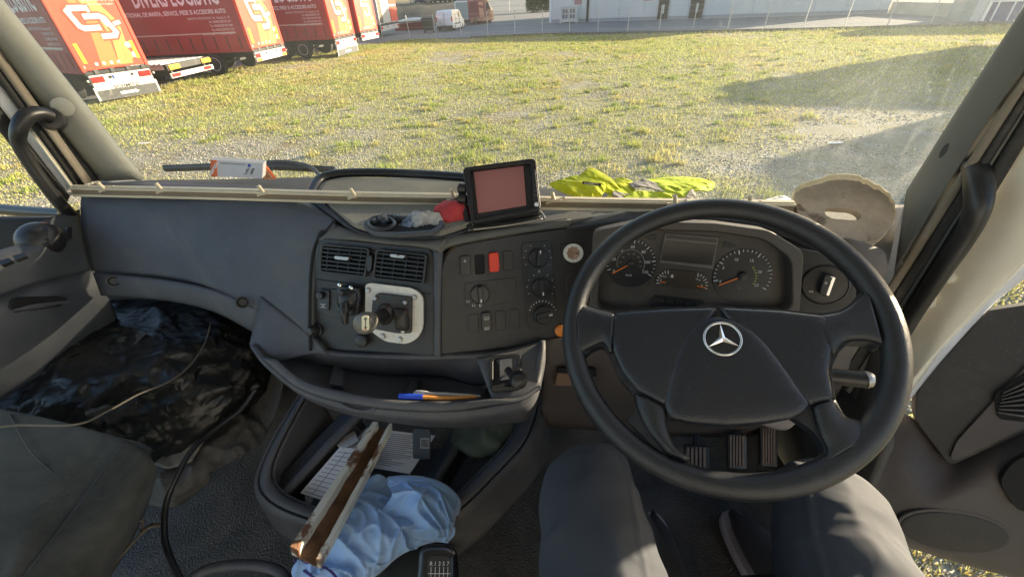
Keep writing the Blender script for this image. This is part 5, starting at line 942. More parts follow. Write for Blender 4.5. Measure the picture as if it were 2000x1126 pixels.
# ---------------------------------------------------------------- right door, swung open
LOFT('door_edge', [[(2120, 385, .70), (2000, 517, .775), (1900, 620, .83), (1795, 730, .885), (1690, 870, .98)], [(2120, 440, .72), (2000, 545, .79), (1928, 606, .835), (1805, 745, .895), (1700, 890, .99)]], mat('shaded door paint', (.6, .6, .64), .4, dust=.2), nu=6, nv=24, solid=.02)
m_dtrim = mat('door trim dark', (.026, .025, .025), .65, bump=.2, bs=900, dust=.35, dcol=(.14, .12, .105)); m_dtrim2 = mat('door trim grey brown', (.062, .054, .056), .62, bump=.2, bs=900, dust=.4, dcol=(.13, .11, .105))
PDU = Plane(P(1800, 752, .90), P(1932, 607, .838), P(1940, 868, .855)); du = panel('door_upper_trim', PDU, rpoly([(1932, 606), (2090, 582), (2090, 802), (1864, 906), (1850, 902), (1784, 815), (1796, 752)], [6, 5, 5, 8, 10, 30, 20]), m_dtrim, CAB, d=.03, bevel=.012, bseg=4); panel('vent_surround', PDU, rpoly([(1856, 893), (1868, 862), (1925, 800), (2000, 720), (2090, 660), (2090, 795), (1868, 899)], [6, 10, 20, 10, 5, 5, 6]), m_dtrim2, du, off=.006, d=.01, bevel=.004)
LOFT('door_lower_trim', [[(1760, 800, .95), (1800, 830, .925), (1856, 888, .91), (1940, 850, .875), (2060, 800, .83)], [(1720, 890, .94), (1765, 930, .915), (1830, 965, .89), (1930, 925, .85), (2060, 880, .805)], [(1690, 965, .95), (1750, 1010, .93), (1840, 1000, .89), (1930, 985, .86), (2060, 960, .82)], [(1695, 1030, .96), (1742, 1046, .945), (1850, 1078, .92), (1950, 1106, .90), (2060, 1130, .88)], [(1700, 1045, 1.02), (1748, 1060, 1.0), (1850, 1092, .98), (1950, 1120, .96), (2060, 1145, .94)]], m_dtrim2, nu=30, nv=30, solid=.02)
PD = Plane(P(1760, 1010, .925), P(1950, 1010, .868), P(1880, 1075, .91))
sk_ = dome('speaker_grille', PD, ell(1864, 1038, 108, 38, 40, .13), m_dtrim, CAB, h=.005, off=.006, d=.01, pw=3); panel('speaker_ring', PD, ell(1864, 1038, 114, 43, 40, .13), m_dtrim2, sk_, off=.0085, d=.008, hole=ell(1864, 1038, 106, 37, 40, .13), bevel=.002)
PV = PDU.off(-.008); vv = panel('door_vent', PV, rpoly([(1942, 770), (2060, 690), (2060, 830), (1950, 818)], 10), m_void, CAB, off=.018, d=.004); slats(PV, [(1960, 765), (2060, 712), (2060, 830), (1948, 808)], 7, m_dtrim2, vv, off=.024, frac=.4)
panel('door_pocket', Plane(P(1950, 930, .845), P(2040, 900, .81), P(1980, 1000, .855)), rpoly([(1952, 940), (1975, 905), (2060, 860), (2060, 1010), (1985, 995)], 16), m_void, CAB, off=.016, d=.01)
heap('outer_mirror', P(1990, 330, 1.05), [(.06, 0, 0), (0, .05, 0), (0, 0, .12)], m_lower, CAB, amp=.02, fr=3)
# ---------------------------------------------------------------- seats
def velour(name, col):
    return mat(name, col, .95, var=.22, vs=14, bump=.6, bs=700, dust=.8, dcol=(.1, .1, .088), sheen=.08)
m_seat = velour('seat velour', (.02, .023, .021))
PS = LOFT('passenger_seat', [[(-160, 835, .93), (-160, 930, .80), (-160, 1060, .72), (-160, 1250, .63)], [(-60, 795, .86), (-70, 880, .80), (-80, 1000, .73), (-100, 1250, .635)], [(0, 798, .845), (-10, 870, .80), (-20, 985, .74), (-50, 1220, .645)], [(100, 818, .835), (55, 895, .79), (30, 985, .745), (-20, 1190, .66)], [(170, 836, .83), (120, 915, .785), (75, 1000, .745), (0, 1170, .665)], [(240, 858, .825), (175, 950, .785), (115, 1035, .745), (20, 1160, .675)], [(285, 886, .825), (225, 970, .785), (160, 1065, .745), (60, 1190, .675)], [(306, 915, .84), (255, 1000, .80), (190, 1090, .765), (90, 1220, .70)], [(300, 950, .9), (255, 1035, .87), (200, 1120, .835), (110, 1250, .77)], [(290, 985, 1.0), (250, 1070, .97), (200, 1150, .93), (110, 1290, .87)]], m_seat, nu=50, nv=40, solid=.06, smooth=70)
RIB('seat_seam', [(246, 862, .818), (180, 952, .778), (118, 1037, .738), (22, 1162, .668)], [(242, 858, .8185), (176, 949, .7785), (114, 1034, .7385), (18, 1158, .6685)], m_rubber, PS, bulge=.001, m=4, solid=.002)
RIB('seat_seam', [(20, 808, .836), (62, 880, .79), (110, 925, .78)], [(17, 809, .836), (58, 882, .79), (107, 928, .78)], m_rubber, PS, bulge=.001, m=4, solid=.002)
loft('driver_seat', [[np.array([x, y, CZ-.77-.05*((x-.33)/.27)**4-(.09 if y > .28 else 0)]) for x in np.linspace(.06, .6, 8)] for y in (-.35, -.1, .12, .24, .3)], m_floor, CAB, nu=16, nv=24, solid=.12)
# ================================================================== loose things in the cab
def top(o, label, cat, group=None): return tag(o, label, cat, group)
cent = lambda o: sum((Vector(v.co) for v in o.data.vertices), Vector())/len(o.data.vertices)
m_rail = mat('aged cream rail', (.6, .52, .38), .5, var=.1, dust=.3); m_raild = mat('rail groove', (.2, .15, .1), .6)
# curtain rail lying along the dash
rp_ = cr(PP([(146, 373, 1.03), (420, 379, .985), (700, 387, .945), (890, 391, .92), (1060, 397, .9), (1300, 402, .875), (1548, 406, .85)]), 60)
T = thing('curtain_rail', rp_[30], 'long cream curtain rail with pegs lying across the dashboard', 'curtain rail')
def bar(nm, pts, o0, o1, z0, z1, m, par):
    V = []; F = []
    for i, p in enumerate(pts):
        t = pts[min(i+1, len(pts)-1)]-pts[max(i-1, 0)]; s = nrm(np.cross(t, [0, 0, 1.])); s = s if s[1] < 0 else -s
        V += [p+s*o0+[0, 0, z0], p+s*o1+[0, 0, z0], p+s*o1+[0, 0, z1], p+s*o0+[0, 0, z1]]
    for i in range(len(pts)-1):
        a, b = 4*i, 4*i+4; F += [(a+j, a+(j+1) % 4, b+(j+1) % 4, b+j) for j in range(4)]
    F += [(0, 1, 2, 3), (len(V)-1, len(V)-2, len(V)-3, len(V)-4)]; return mesh(nm, V, F, m, par, bevel=.0008)
bar('rail_back', rp_, -.008, .004, -.008, .014, m_rail, T); bar('rail_ledge', rp_, .0042, .011, -.010, -.004, m_rail, T); bar('rail_groove', rp_, .0041, .007, -.0035, .007, m_raild, T); bar('rail_ledge', rp_, .0042, .010, .0075, .012, m_rail, T)
for x, y, t in ((205, 369, 1.015), (318, 371, 1.0), (516, 376, .967), (694, 382, .94), (888, 384, .915), (1083, 390, .892), (1320, 396, .867), (1465, 399, .853)):
    q = P(x, y, t-.008); pg = tube('peg', [q-np.array([0, 0, .004]), q+np.array([-.006, -.002, .018])], .0042, m_rail, T, n=4, m=8)
    for s in (-1, 1): tube('clip', [q+np.array([-.018, .0, -.004+.003*s]), q+np.array([.004, -.003, 0]), q+np.array([.022, .003, .004*s])], .0024, m_rail, pg, n=6, m=6)
# monitor on its bracket
MP = Plane(P(910, 350, .872), P(1048, 330, .862), P(930, 432, .848))
T = thing('reversing_monitor', P(985, 440, .86), 'black reversing camera monitor with reddish screen on the dash', 'monitor')
ob = rpoly([(903, 327), (1046, 308), (1057, 410), (921, 436)], 10); ib = rpoly([(917, 331), (1036, 317), (1042, 405), (926, 428)], 5)
panel('housing', MP, ob, m_black, T, off=.0, d=.035, bevel=.004); panel('hood', MP, ob, m_black, T, off=.016, d=.017, hole=ib, bevel=.002)
bz = panel('bezel', MP, rpoly([(917, 331), (1036, 317), (1042, 405), (926, 428)], 4), m_panel, T, off=.004, d=.005, bevel=.001)
panel('screen', MP, [(925, 336), (1022, 324), (1028, 401), (934, 416)], mat('pinkish screen', (.34, .135, .13), .3, var=.04, coat=.4), bz, off=.006, d=.002)
panel('badge', MP, [(980, 419), (1001, 415), (1002, 421), (981, 425)], mat('gold badge', (.5, .36, .14), .4), bz, off=.006, d=.002); ptext('MONITOR', MP, 991, 420, 2.6, m_black, bz, off=.0068)
panel('button_bar', MP, rpoly([(1037, 330), (1045, 329), (1054, 408), (1042, 412), (1040, 370)], 3), m_panel, T, off=.0172, d=.004, bevel=.001)
for x, y in ((1046, 362), (1046, 372), (1047, 382)): lathe('button', MP.hit(x, y, .017), MP.n, [(.0028, 0), (.0026, .002), (.001, .0022)], m_lower, T, m=12)
pw_ = lathe('power_button', MP.hit(1048, 400, .017), MP.n, [(.0058, 0), (.0055, .002), (.002, .0024)], m_black, T, m=18); lathe('power_ring', MP.hit(1048, 400, .0175), MP.n, [(.0044, 0), (.0044, .0022), (.003, .0022)], m_print, pw_, m=18)
br = [(896, 368, .868), (900, 395, .858), (906, 425, .846), (914, 449, .835)]
RIB('bracket_arm', br, [(x+11, y-1, t) for x, y, t in br], m_black, T, bulge=.001, m=5, solid=.003); RIB('bracket_base', [(914, 449, .835), (990, 440, .842), (1060, 427, .85)], [(914, 440, .855), (985, 431, .86), (1056, 419, .868)], m_steel, T, bulge=.001, m=5, solid=.003)
for y in (368, 388): lathe('bracket_knob', P(902, y, .862), -_R+_U*.1, [(.006, -.012), (.011, -.008), (.011, .006), (.006, .009)], m_black, T, m=10)
TUBE('bracket_arm', [(1055, 412, .862), (1062, 421, .858), (1064, 428, .852)], .0025, m_steel, T, n=6, m=6)
# hi-vis vest crumpled on the dash
m_hv = mat('hi-vis yellow fabric', (.62, .66, .02), .8, var=.12, vs=20, bump=.3, bs=900); m_hv2 = mat('hi-vis lime fabric', (.48, .58, .03), .8, var=.15, vs=20, bump=.3, bs=900); m_refl = mat('grey reflective band', (.3, .27, .24), .6, var=.15)
T = thing('hi_vis_vest', P(1230, 385, .95), 'crumpled yellow high visibility vest with grey bands behind the dashboard rail', 'vest')
cl = lambda nm, rows, m, amp=.006, fr=22, seed=0, **k: LOFT(nm, rows, m, T, nu=26, nv=36, solid=.0025, fn=crump(amp, fr, seed), smooth=70, **k)
cl('left_flap', [[(1072, 358, 1.0), (1095, 350, 1.0), (1130, 342, 1.02), (1180, 350, 1.0)], [(1085, 368, .975), (1120, 362, .965), (1160, 362, .96), (1182, 368, .96)], [(1108, 378, .95), (1125, 384, .94), (1150, 388, .935), (1170, 390, .935)]], m_hv, seed=1)
cl('raised_fold', [[(1128, 346, 1.01), (1145, 331, 1.03), (1158, 328, 1.04), (1190, 345, 1.03), (1202, 354, 1.02)], [(1132, 356, .99), (1150, 345, 1.0), (1170, 345, 1.0), (1195, 356, .99), (1205, 362, .985)], [(1150, 372, .96), (1170, 374, .955), (1185, 376, .955), (1205, 380, .955), (1225, 388, .95)]], m_hv, .005, seed=5)
cl('middle_fold', [[(1196, 352, 1.02), (1210, 346, 1.03), (1232, 352, 1.02), (1240, 362, 1.0)], [(1195, 372, .97), (1212, 368, .97), (1235, 372, .965), (1245, 376, .96)], [(1180, 388, .935), (1215, 390, .93), (1260, 391, .925), (1300, 390, .92)]], m_hv, .006, seed=9)
cl('right_flap', [[(1255, 350, 1.03), (1300, 346, 1.03), (1350, 346, 1.02), (1392, 354, 1.01), (1396, 362, 1.0)], [(1262, 358, .99), (1300, 362, .97), (1345, 362, .965), (1375, 360, .97), (1392, 370, .975)], [(1290, 376, .945), (1315, 381, .93), (1335, 384, .925), (1360, 372, .94), (1380, 372, .95)]], m_hv2, .005, seed=12)
cl('right_tip', [[(1350, 350, 1.0), (1375, 350, 1.0), (1396, 358, 1.0)], [(1352, 372, .96), (1370, 365, .97), (1396, 366, .99)]], m_hv, .003, seed=14)
cl('lower_fold', [[(1240, 372, .95), (1280, 374, .94), (1310, 378, .93)], [(1215, 388, .925), (1270, 392, .915), (1315, 388, .915)]], m_hv2, .004, seed=17)
cl('reflective_band', [[(1198, 372, .955), (1225, 378, .945), (1250, 384, .935)], [(1195, 382, .94), (1220, 388, .93), (1255, 392, .925)]], m_refl, .003, seed=20)
cl('reflective_band', [[(1228, 358, .99), (1250, 352, 1.0), (1262, 350, 1.0), (1300, 366, .97), (1330, 378, .94)], [(1235, 366, .97), (1252, 364, .965), (1270, 366, .96), (1290, 374, .945), (1310, 382, .93)]], m_refl, .004, seed=23)
cl('reflective_band', [[(1342, 380, .93), (1350, 370, .945), (1358, 372, .945)], [(1338, 388, .92), (1350, 388, .92), (1358, 386, .925)]], m_refl, .002, seed=26)
PVt = planeN(P(1156, 360, .952), CAM-P(1156, 360, .952)); lb_ = panel('label', PVt, [(1137, 354), (1174, 358), (1174, 364), (1137, 359)], m_black, T, off=.004, d=.001); ptext('HI-VISIBILITY', PVt, 1155, 359, 3.4, m_print, lb_, off=.0048, rot=-.1)
# round board with a slot, leaning on the screen
m_board = mat('weathered board', (.38, .3, .22), .9, var=.4, vs=9, bump=1, bs=90, dust=.25, dcol=(.55, .47, .36), spots=(.17, .125, .09), spscale=16, spth=.56); m_bedge = mat('lit board edge', (.72, .62, .4), .85, var=.15, vs=40)
PR = Plane(P(1556, 420, .835), P(1745, 425, .815), P(1650, 350, .875))
bo = [(1553, 392), (1557, 376), (1572, 365), (1600, 357), (1630, 351), (1660, 350), (1680, 353), (1696, 362), (1722, 373), (1740, 390), (1748, 413), (1744, 435), (1730, 456), (1708, 474), (1690, 480), (1650, 468), (1611, 453), (1575, 436), (1556, 415)]
N_ = 56; b2 = crc([np.array([*p, 0]) for p in bo], N_)[:N_, :2]; b2 = b2+rng.normal(size=b2.shape)*1.1; ang = [math.atan2(y-417, x-1648) for x, y in b2]; sl_ = [(1646+35*np.sign(math.cos(a))*abs(math.cos(a))**.6, 417+11*np.sign(math.sin(a))*abs(math.sin(a))**.8+4.5*math.cos(a)) for a in ang]
T = thing('slotted_board', P(1690, 478, .80), 'round weathered board with an oblong slot leaning against the windscreen', 'board')
panel('board_face', PR, [tuple(p) for p in b2], m_board, T, off=.002, d=.012, hole=sl_, bevel=.0015); panel('board_back', PR, [(1650+(x-1650)*1.025, 415+(y-415)*1.09-5) for x, y in b2], m_bedge, T, off=-.011, d=.014, hole=[(1646+(x-1646)*.98, 417+(y-417)*.98) for x, y in sl_], bevel=.002)  # cream back rim: light on the board's edge put into its colour
# pale cloth beside it
o = LOFT('pale_cloth', [[(1468, 398, .92), (1500, 388, .94), (1530, 382, .945), (1550, 392, .935)], [(1465, 408, .875), (1500, 406, .875), (1530, 405, .875), (1555, 408, .87)]], m_litter, None, nu=14, nv=20, solid=.003, fn=crump(.006, 25, 31)); top(o, 'small pale cloth lying beside the slotted board on the dash', 'cloth')
# lamp box and wiper
PX = Plane(P(412, 312, 1.135), P(514, 320, 1.115), P(413, 344, 1.10)); m_card = mat('box white card', (.66, .62, .6), .7, var=.06); m_orc = mat('box orange print', (.78, .16, .04), .6)
T = thing('lamp_box', P(465, 348, 1.1), 'opened white and orange lamp box on the dash behind the rail', 'box')
f = [PX.hit(x, y) for x, y in ((411, 312), (514, 319), (512, 349), (412, 344))]; bk_ = np.array([.0, .022, .002]); hexa('carton', f, [p+bk_ for p in f], m_card, T, bevel=.001)
panel('orange_end', PX, [(411, 312), (423, 313), (424, 344.5), (412, 344)], m_orc, T, off=.0012, d=.001); ptext('OSRAM', PX, 417, 329, 7, m_print, T, off=.002, rot=-math.pi/2, bold=.0003)
for i, (x, s) in enumerate(((482, '12V 2'), (492, '55W'))): ptext(s, PX, x, 334, 5.5, m_black, T, off=.0012, rot=-math.pi/2)
pline('print_line', PX, [(430, 318), (478, 321)], 1.6, m_printd, T, off=.0012); panel('blue_mark', PX, [(484, 320), (489, 320.5), (489, 326), (484, 325.5)], m_pblue, T, off=.0012, d=.001)
q = PP([(514, 320, 1.118), (524, 327, 1.14), (541, 350, 1.12), (526, 352, 1.10), (512, 349, 1.1)]); mesh('open_flap', q, [(0, 1, 2, 3, 4)], mat('brown card', (.3, .17, .1), .8), T, solid=.0015); q = PP([(516, 322, 1.125), (521, 323, 1.13), (540, 348, 1.115), (536, 350, 1.112)]); mesh('flap_print', [p-_F*.003 for p in q], [(0, 1, 2, 3)], m_orc, T, solid=.001)
wb = TUBE('wiper_blade', [(322, 329, 1.5), (420, 326, 1.48), (540, 326, 1.46), (656, 332, 1.44)], .008, m_black, CAB, m=8, flat=[1.6]); TUBE('wiper_arm', [(505, 318, 1.475), (550, 316, 1.46), (590, 321, 1.44), (612, 330, 1.42), (630, 350, 1.38)], .007, m_black, wb, m=8)
# tray contents
o = heap('red_pouch', P(884, 420, .872), [(.036, 0, 0), (0, .028, 0), (0, 0, .026)], mat('red fabric', (.42, .035, .04), .75, var=.2, vs=30), None, amp=.16, fr=26, seed=4, n=40); top(o, 'crumpled red fabric pouch beside the monitor bracket', 'pouch')
for i, (x, y, t, s, c) in enumerate(((815, 434, .852, .03, (.55, .55, .56)), (838, 432, .856, .03, (.62, .6, .57)), (797, 440, .846, .022, (.3, .38, .52)), (852, 440, .846, .018, (.6, .58, .55)))):
    s *= .78; o = heap('rag', P(x, y, t), [(s, 0, 0), (0, s*.8, 0), (0, 0, s*.7)], crinkle(mat('rag cloth', tuple(v*.6 for v in c), .9, var=.5, vs=50, spots=(.05, .07, .12), spscale=40, spth=.55), ((40, .006, 1),)), None, amp=.34, fr=40, seed=10+i, n=60, oc=3); top(o, ['grey crumpled rag in the cup recess, second from left', 'pale crumpled rag in the cup recess, third from left', 'bluish crumpled rag in the cup recess, leftmost', 'small cream rag at the right end of the cup recess'][i], 'rag', 'rags in the cup recess')
for i, (x, y) in enumerate(((728, 436), (745, 428), (752, 434))): 
    o = TUBE('loose_fitting', [(x-5, y+3, .858), (x, y, .853), (x+6, y-7, .846)], [.007, .009, .006], m_lower, None, n=8, m=10); top(o, ['dark plastic fitting at the left of the cup recess', 'dark plastic fitting at the back of the cup recess', 'dark plastic fitting beside the rags in the cup recess'][i], 'fitting', 'loose fittings in the cup recess')
# pens on the shelf
T = thing('ballpoint_pen', P(850, 775, .84), 'orange ballpoint pen with blue cap on the console shelf', 'pen'); TUBE('barrel', [(822, 775, .82), (880, 777, .825), (930, 774, .835)], [.0042, .0042, .003], mat('pen orange', (.72, .3, .07), .35), T, n=10, m=10); TUBE('cap', [(779, 773, .818), (800, 774, .8185), (826, 775, .8195)], .0058, mat('pen blue', (.015, .06, .5), .35), T, n=6, m=12)
T = thing('ballpoint_pen', P(870, 770, .85), 'white ballpoint pen behind the orange one on the console shelf', 'pen'); TUBE('barrel', [(808, 768, .835), (870, 770, .84), (938, 773, .848)], [.0048, .0045, .0025], m_plate, T, n=10, m=10); TUBE('clip', [(812, 763, .83), (830, 764, .83), (848, 768, .832)], .0018, m_plate, T, n=6, m=6)
# papers in the bin
m_paper = mat('paper', (.62, .61, .64), .8, var=.05); m_ink = mat('ink', (.12, .12, .14), .8)
def paper(nm, pts, label, lines, form=False):
    pl = Plane(P(*pts[0]), P(*pts[1]), P(*pts[2])); T = thing(nm, P(*pts[0]), label, 'paper', None); px = [(p[0], p[1]) for p in pts]; panel('sheet', pl, px, m_paper, T, off=0, d=.0012)
    a, b, c, d = [np.array(q, float) for q in px]; dd = pts[0][2]
    for i, (u, v0, v1) in enumerate(lines):
        s = a+(d-a)*u; e = b+(c-b)*u; pline('print_line', pl, [tuple(s+(e-s)*v0), tuple(s+(e-s)*v1)], 1.0, m_ink, T, off=.0006)
    if form:
        for v in (.25, .5, .75): s = a+(b-a)*v; e = d+(c-d)*v; pline('rule', pl, [tuple(s+(e-s)*.08), tuple(s+(e-s)*.95)], .9, m_ink, T, off=.0007)
paper('document', [(718, 835, 1.04), (850, 850, 1.03), (800, 925, .985), (655, 900, .99)], 'printed letter lying flat in the lower console bin', [(.08+.05*i, .35, .9-.3*random.random()) for i in range(17)])
paper('form_sheet', [(664, 872, .985), (735, 880, .975), (668, 988, .925), (586, 962, .935)], 'printed form with table rules in the bin under the rusty channel', [(.1+.085*i, .06, .95) for i in range(11)], True)
paper('torn_paper', [(645, 858, 1.02), (690, 835, 1.05), (700, 860, 1.0), (668, 877, .985)], 'small blank torn paper left of the rusty channel', [])
T = thing('key_tag', P(820, 835, .97), 'black plastic key tag with barcode hanging over the bin papers', 'tag'); PQ = Plane(P(808, 838, .97), P(840, 838, .965), P(822, 896, .955)); bd = panel('tag', PQ, rr(806, 836, 840, 895, 4, 1), m_black, T, d=.004, bevel=.001); panel('barcode', PQ, rr(821, 855, 838, 875, 1), m_printd, T, off=.001, d=.001)
for i in range(6): panel('bar', PQ, [(823+2.4*i, 857), (824.2+2.4*i, 857), (824.2+2.4*i, 873), (823+2.4*i, 873)], m_black, bd, off=.0018, d=.001)
o = heap('green_cloth', P(948, 846, 1.03), [(.06, 0, 0), (0, .05, 0), (0, 0, .03)], mat('dark green cloth', (.06, .075, .055), .9, var=.3, vs=30), None, amp=.3, fr=16, seed=50, n=40); top(o, 'dark green crumpled cloth at the right of the lower bin', 'cloth')
# rusty channel
def rust_mat(name, th):
    return mat(name, (.58, .6, .56), .55, var=.08, spots=(.13, .06, .03), spscale=11, spth=th, bump=.8, bs=90, dust=.3, dcol=(.3, .16, .07))
m_rust = mat('heavy rust', (.12, .062, .032), .9, var=.5, vs=30, bump=1, bs=110, spots=(.5, .44, .34), spscale=9, spth=.62); m_rw = rust_mat('chipped white paint', .51)
T = thing('rusty_channel', P(600, 1080, .75), 'rusty white painted steel channel lying across bin and blue shirt', 'steel channel')
aL, aR = [(728, 822, .985), (650, 940, .845), (566, 1066, .715)], [(766, 826, .985), (700, 955, .845), (624, 1094, .715)]
L3, R3 = cr(PP(aL), 30), cr(PP(aR), 30); upv = nrm(np.cross(R3[0]-L3[0], L3[-1]-L3[0])); upv = upv if upv[2] > 0 else -upv
jit = lambda k: np.array([ntz(np.array([i*.35, k, 0]), 1, k)*.0018*(1+3*(i > 27)) for i in range(30)])
w_ = R3-L3; wl = np.array([nrm(q) for q in w_])
def prism(nm, A_, B_, dn, m):
    V = []
    for i in range(30): V += [A_[i], B_[i], B_[i]-dn, A_[i]-dn]
    F = [(4*i+j, 4*i+(j+1) % 4, 4*i+4+(j+1) % 4, 4*i+4+j) for i in range(29) for j in range(4)]+[(0, 1, 2, 3), (119, 118, 117, 116)]
    return mesh(nm, V, F, m, T, bevel=.0008)
prism('web', L3+wl*.002-upv*.022+jit(3)[:, None]*0, R3-wl*.002-upv*.022, upv*.004, m_rust)
prism('flange', L3, L3+wl*(.013+jit(1))[:, None], upv*.024, m_rw); prism('flange', R3-wl*(.008+jit(2))[:, None], R3, upv*.024, m_rw)
# blue shirt
def folds(amp, fr, seed):
    def fn(B):
        B = B.copy()
        for idx in np.ndindex(B.shape[:2]):
            p = B[idx]; w = np.array([nz(p, 7, seed+9), nz(p, 7, seed+21), nz(p, 7, seed+33)])*.09; q = p+w
            a_ = max(0, 1-3.2*abs(nz(np.array([q[0]*1.7+q[1], q[1]*.5-q[0]*.4, q[2]*.6]), fr, seed)))**1.5; b_ = max(0, 1-3.2*abs(nz(np.array([q[0]*.5-q[1]*.3, q[1]*1.6+q[0]*.9, q[2]*.6]), fr*1.25, seed+5)))**1.5; c_ = max(0, 1-3*abs(nz(q, fr*2.6, seed+11)))**1.3
            B[idx] = p+nrm(CAM-p)*amp*(max(a_, b_)+.3*c_-.35+.8*nz(p, fr*.5, seed+2))
        return B
    return fn
m_shirt = mat('light blue cotton', (.25, .41, .7), .9, var=.12, vs=12, bump=.3, bs=900, dust=.3, dcol=(.16, .25, .42), sheen=.3)
crinkle(m_shirt, ((16, .006, 1.2), (45, .002, .8)), .5); crinkle(m_hv, ((16, .008, 1), (60, .002, .6)), .6); crinkle(m_hv2, ((16, .008, 1), (60, .002, .6)), .6)
T = thing('blue_shirt', P(740, 1060, .82), 'crumpled light blue cotton shirt hanging over the bin edge', 'shirt')
LOFT('body_cloth', [[(690, 960, .90), (735, 925, .93), (770, 945, .93), (800, 965, .93), (850, 985, .92)], [(640, 1020, .835), (700, 985, .84), (760, 985, .85), (820, 1000, .86), (885, 1020, .88)], [(600, 1075, .79), (680, 1045, .785), (750, 1040, .80), (820, 1050, .83), (870, 1050, .87)], [(570, 1110, .775), (660, 1090, .77), (720, 1095, .785), (770, 1090, .82), (800, 1070, .86)], [(580, 1150, .77), (650, 1150, .76), (690, 1150, .78), (740, 1120, .83), (770, 1090, .88)]], m_shirt, T, nu=90, nv=90, solid=.003, fn=folds(.02, 10, 171), smooth=80)
LOFT('sleeve', [[(755, 942, .875), (780, 932, .885), (830, 934, .885), (870, 950, .88), (893, 975, .875), (892, 1002, .88)], [(765, 965, .845), (800, 962, .842), (840, 968, .842), (870, 985, .845), (885, 1005, .85), (888, 1025, .86)], [(745, 1000, .83), (785, 1005, .825), (825, 1015, .825), (860, 1025, .83), (880, 1035, .845), (885, 1045, .86)], [(742, 1045, .835), (775, 1045, .83), (810, 1050, .83), (840, 1055, .84), (860, 1058, .855), (875, 1060, .87)]], m_shirt, T, nu=60, nv=80, solid=.003, fn=folds(.016, 12, 96), smooth=80)
RIB('waistband', [(757, 930, .89), (790, 927, .89), (835, 931, .885), (875, 948, .878), (899, 975, .872), (897, 1005, .878)], [(760, 950, .872), (790, 944, .872), (830, 948, .868), (862, 964, .864), (880, 985, .862), (882, 1008, .868)], m_shirt, T, bulge=.008, n=50, m=9, solid=.003)
# gear lever with boot
T = CAB; gb = heap('gear_boot', P(800, 1125, .86), [(.1, 0, 0), (0, .085, 0), (0, 0, .05)], m_rubber, CAB, amp=.05, fr=10, seed=3, n=40, ridge=False)
g0, g1 = P(830, 1160, .84), P(854, 1098, .668); gdv = nrm(g1-g0); tube('gear_stem', [g0, g1], .011, m_black, gb, n=4); PGk = planeN(g1+gdv*.004, nrm(gdv*.45+nrm(CAM-g1)*.75))
kb_ = dome('gear_knob', PGk, rpoly([(820, 1072), (838, 1062), (876, 1062), (894, 1076), (897, 1150), (884, 1180), (824, 1180), (812, 1150)], 34, 8), mat('glossy gear knob', (.015, .015, .017), .18, coat=.3), CAB, h=.014, off=-.010, d=.03, pw=2.6)
panel('knob_plate', PGk, rpoly([(836, 1085), (880, 1085), (884, 1150), (834, 1150)], 10), m_panel, kb_, off=.0045, d=.002)
for i, s in enumerate('R1357'): ptext(s, PGk, 842+8.2*i, 1100, 7, m_print, kb_, off=.0056, ext=.0001)
for i in range(5): pline('gate_line', PGk, [(842+8.2*i, 1106), (841+8.2*i, 1140)], .9, m_print, kb_, off=.0052)
pline('gate_line', PGk, [(836, 1119), (880, 1119)], .9, m_print, kb_, off=.0052)
TUBE('tunnel_hoop', [(355, 1150, .88), (390, 1118, .90), (440, 1104, .91), (500, 1103, .91), (545, 1115, .9), (570, 1150, .87)], .011, m_lower, CAB, n=30)
# black sack, film, cords, cardboard on the passenger floor
m_sack = mat('black plastic sack', (.012, .0125, .0125), .34, var=.3)
crinkle(m_sack, ((13, .012, .7), (42, .004, .5))); m_film = mat('dusty grey film', (.07, .075, .072), .45, var=.3, vs=9, dust=.5, dcol=(.16, .16, .15))
o = heap('plastic_sack', P(230, 745, 1.22), [(.40, .02, 0), (-.02, .26, 0), (0, 0, .2)], m_sack, None, amp=.06, fr=7, seed=21, n=200, oc=5, smooth=60); top(o, 'glossy black crumpled plastic sack in the passenger footwell', 'plastic sack')
o = LOFT('plastic_film', [[(-80, 720, 1.02), (60, 655, 1.06), (160, 618, 1.12), (258, 608, 1.2)], [(-80, 760, 1.0), (60, 690, 1.02), (160, 655, 1.07), (262, 622, 1.15)], [(-80, 830, .97), (60, 795, .98), (185, 740, 1.02), (285, 650, 1.10)]], m_film, None, nu=50, nv=50, solid=.002, fn=crump(.014, 7, 33, 4), smooth=60); top(o, 'dusty grey plastic film draped over the black sack by the door', 'plastic film')
m_cord = mat('beige cord', (.15, .13, .1), .8)
o = TUBE('beige_cord', [(-60, 842, .76), (30, 830, .78), (150, 828, .80), (215, 800, .86), (270, 770, .93), (330, 745, .98), (372, 712, 1.05), (400, 670, 1.12), (412, 630, 1.18)], .0021, m_cord, None, n=60, m=8); top(o, 'beige cord running from the seat over the black sack', 'cord')
o = TUBE('beige_cord', [(290, 950, .86), (266, 985, .90), (264, 1012, .93), (280, 1018, .95), (276, 1035, .97), (300, 1022, .97), (314, 1026, .97), (290, 1030, .96), (245, 1075, .93), (190, 1140, .88)], .003, m_cord, None, n=70, m=8); top(o, 'beige cord looping on the floor beside the seat', 'cord')
o = TUBE('black_cable', [(500, 760, 1.12), (470, 800, 1.1), (420, 838, 1.06), (375, 878, 1.0), (345, 930, .96), (324, 985, .94), (322, 1050, .9), (338, 1100, .86), (365, 1150, .82)], .0062, m_black, None, n=60, m=10); top(o, 'thick black cable curving over the floor beside the cardboard', 'cable')
m_cb = mat('torn cardboard', (.27, .22, .18), .9, var=.25, vs=9, dust=.4, dcol=(.3, .28, .25)); m_sk = mat('paper sacking', (.1, .1, .1), .85, var=.35, vs=10, dust=.4, dcol=(.17, .165, .155)); crinkle(m_sk, ((9, .012, .8), (30, .004, .6)), .6)
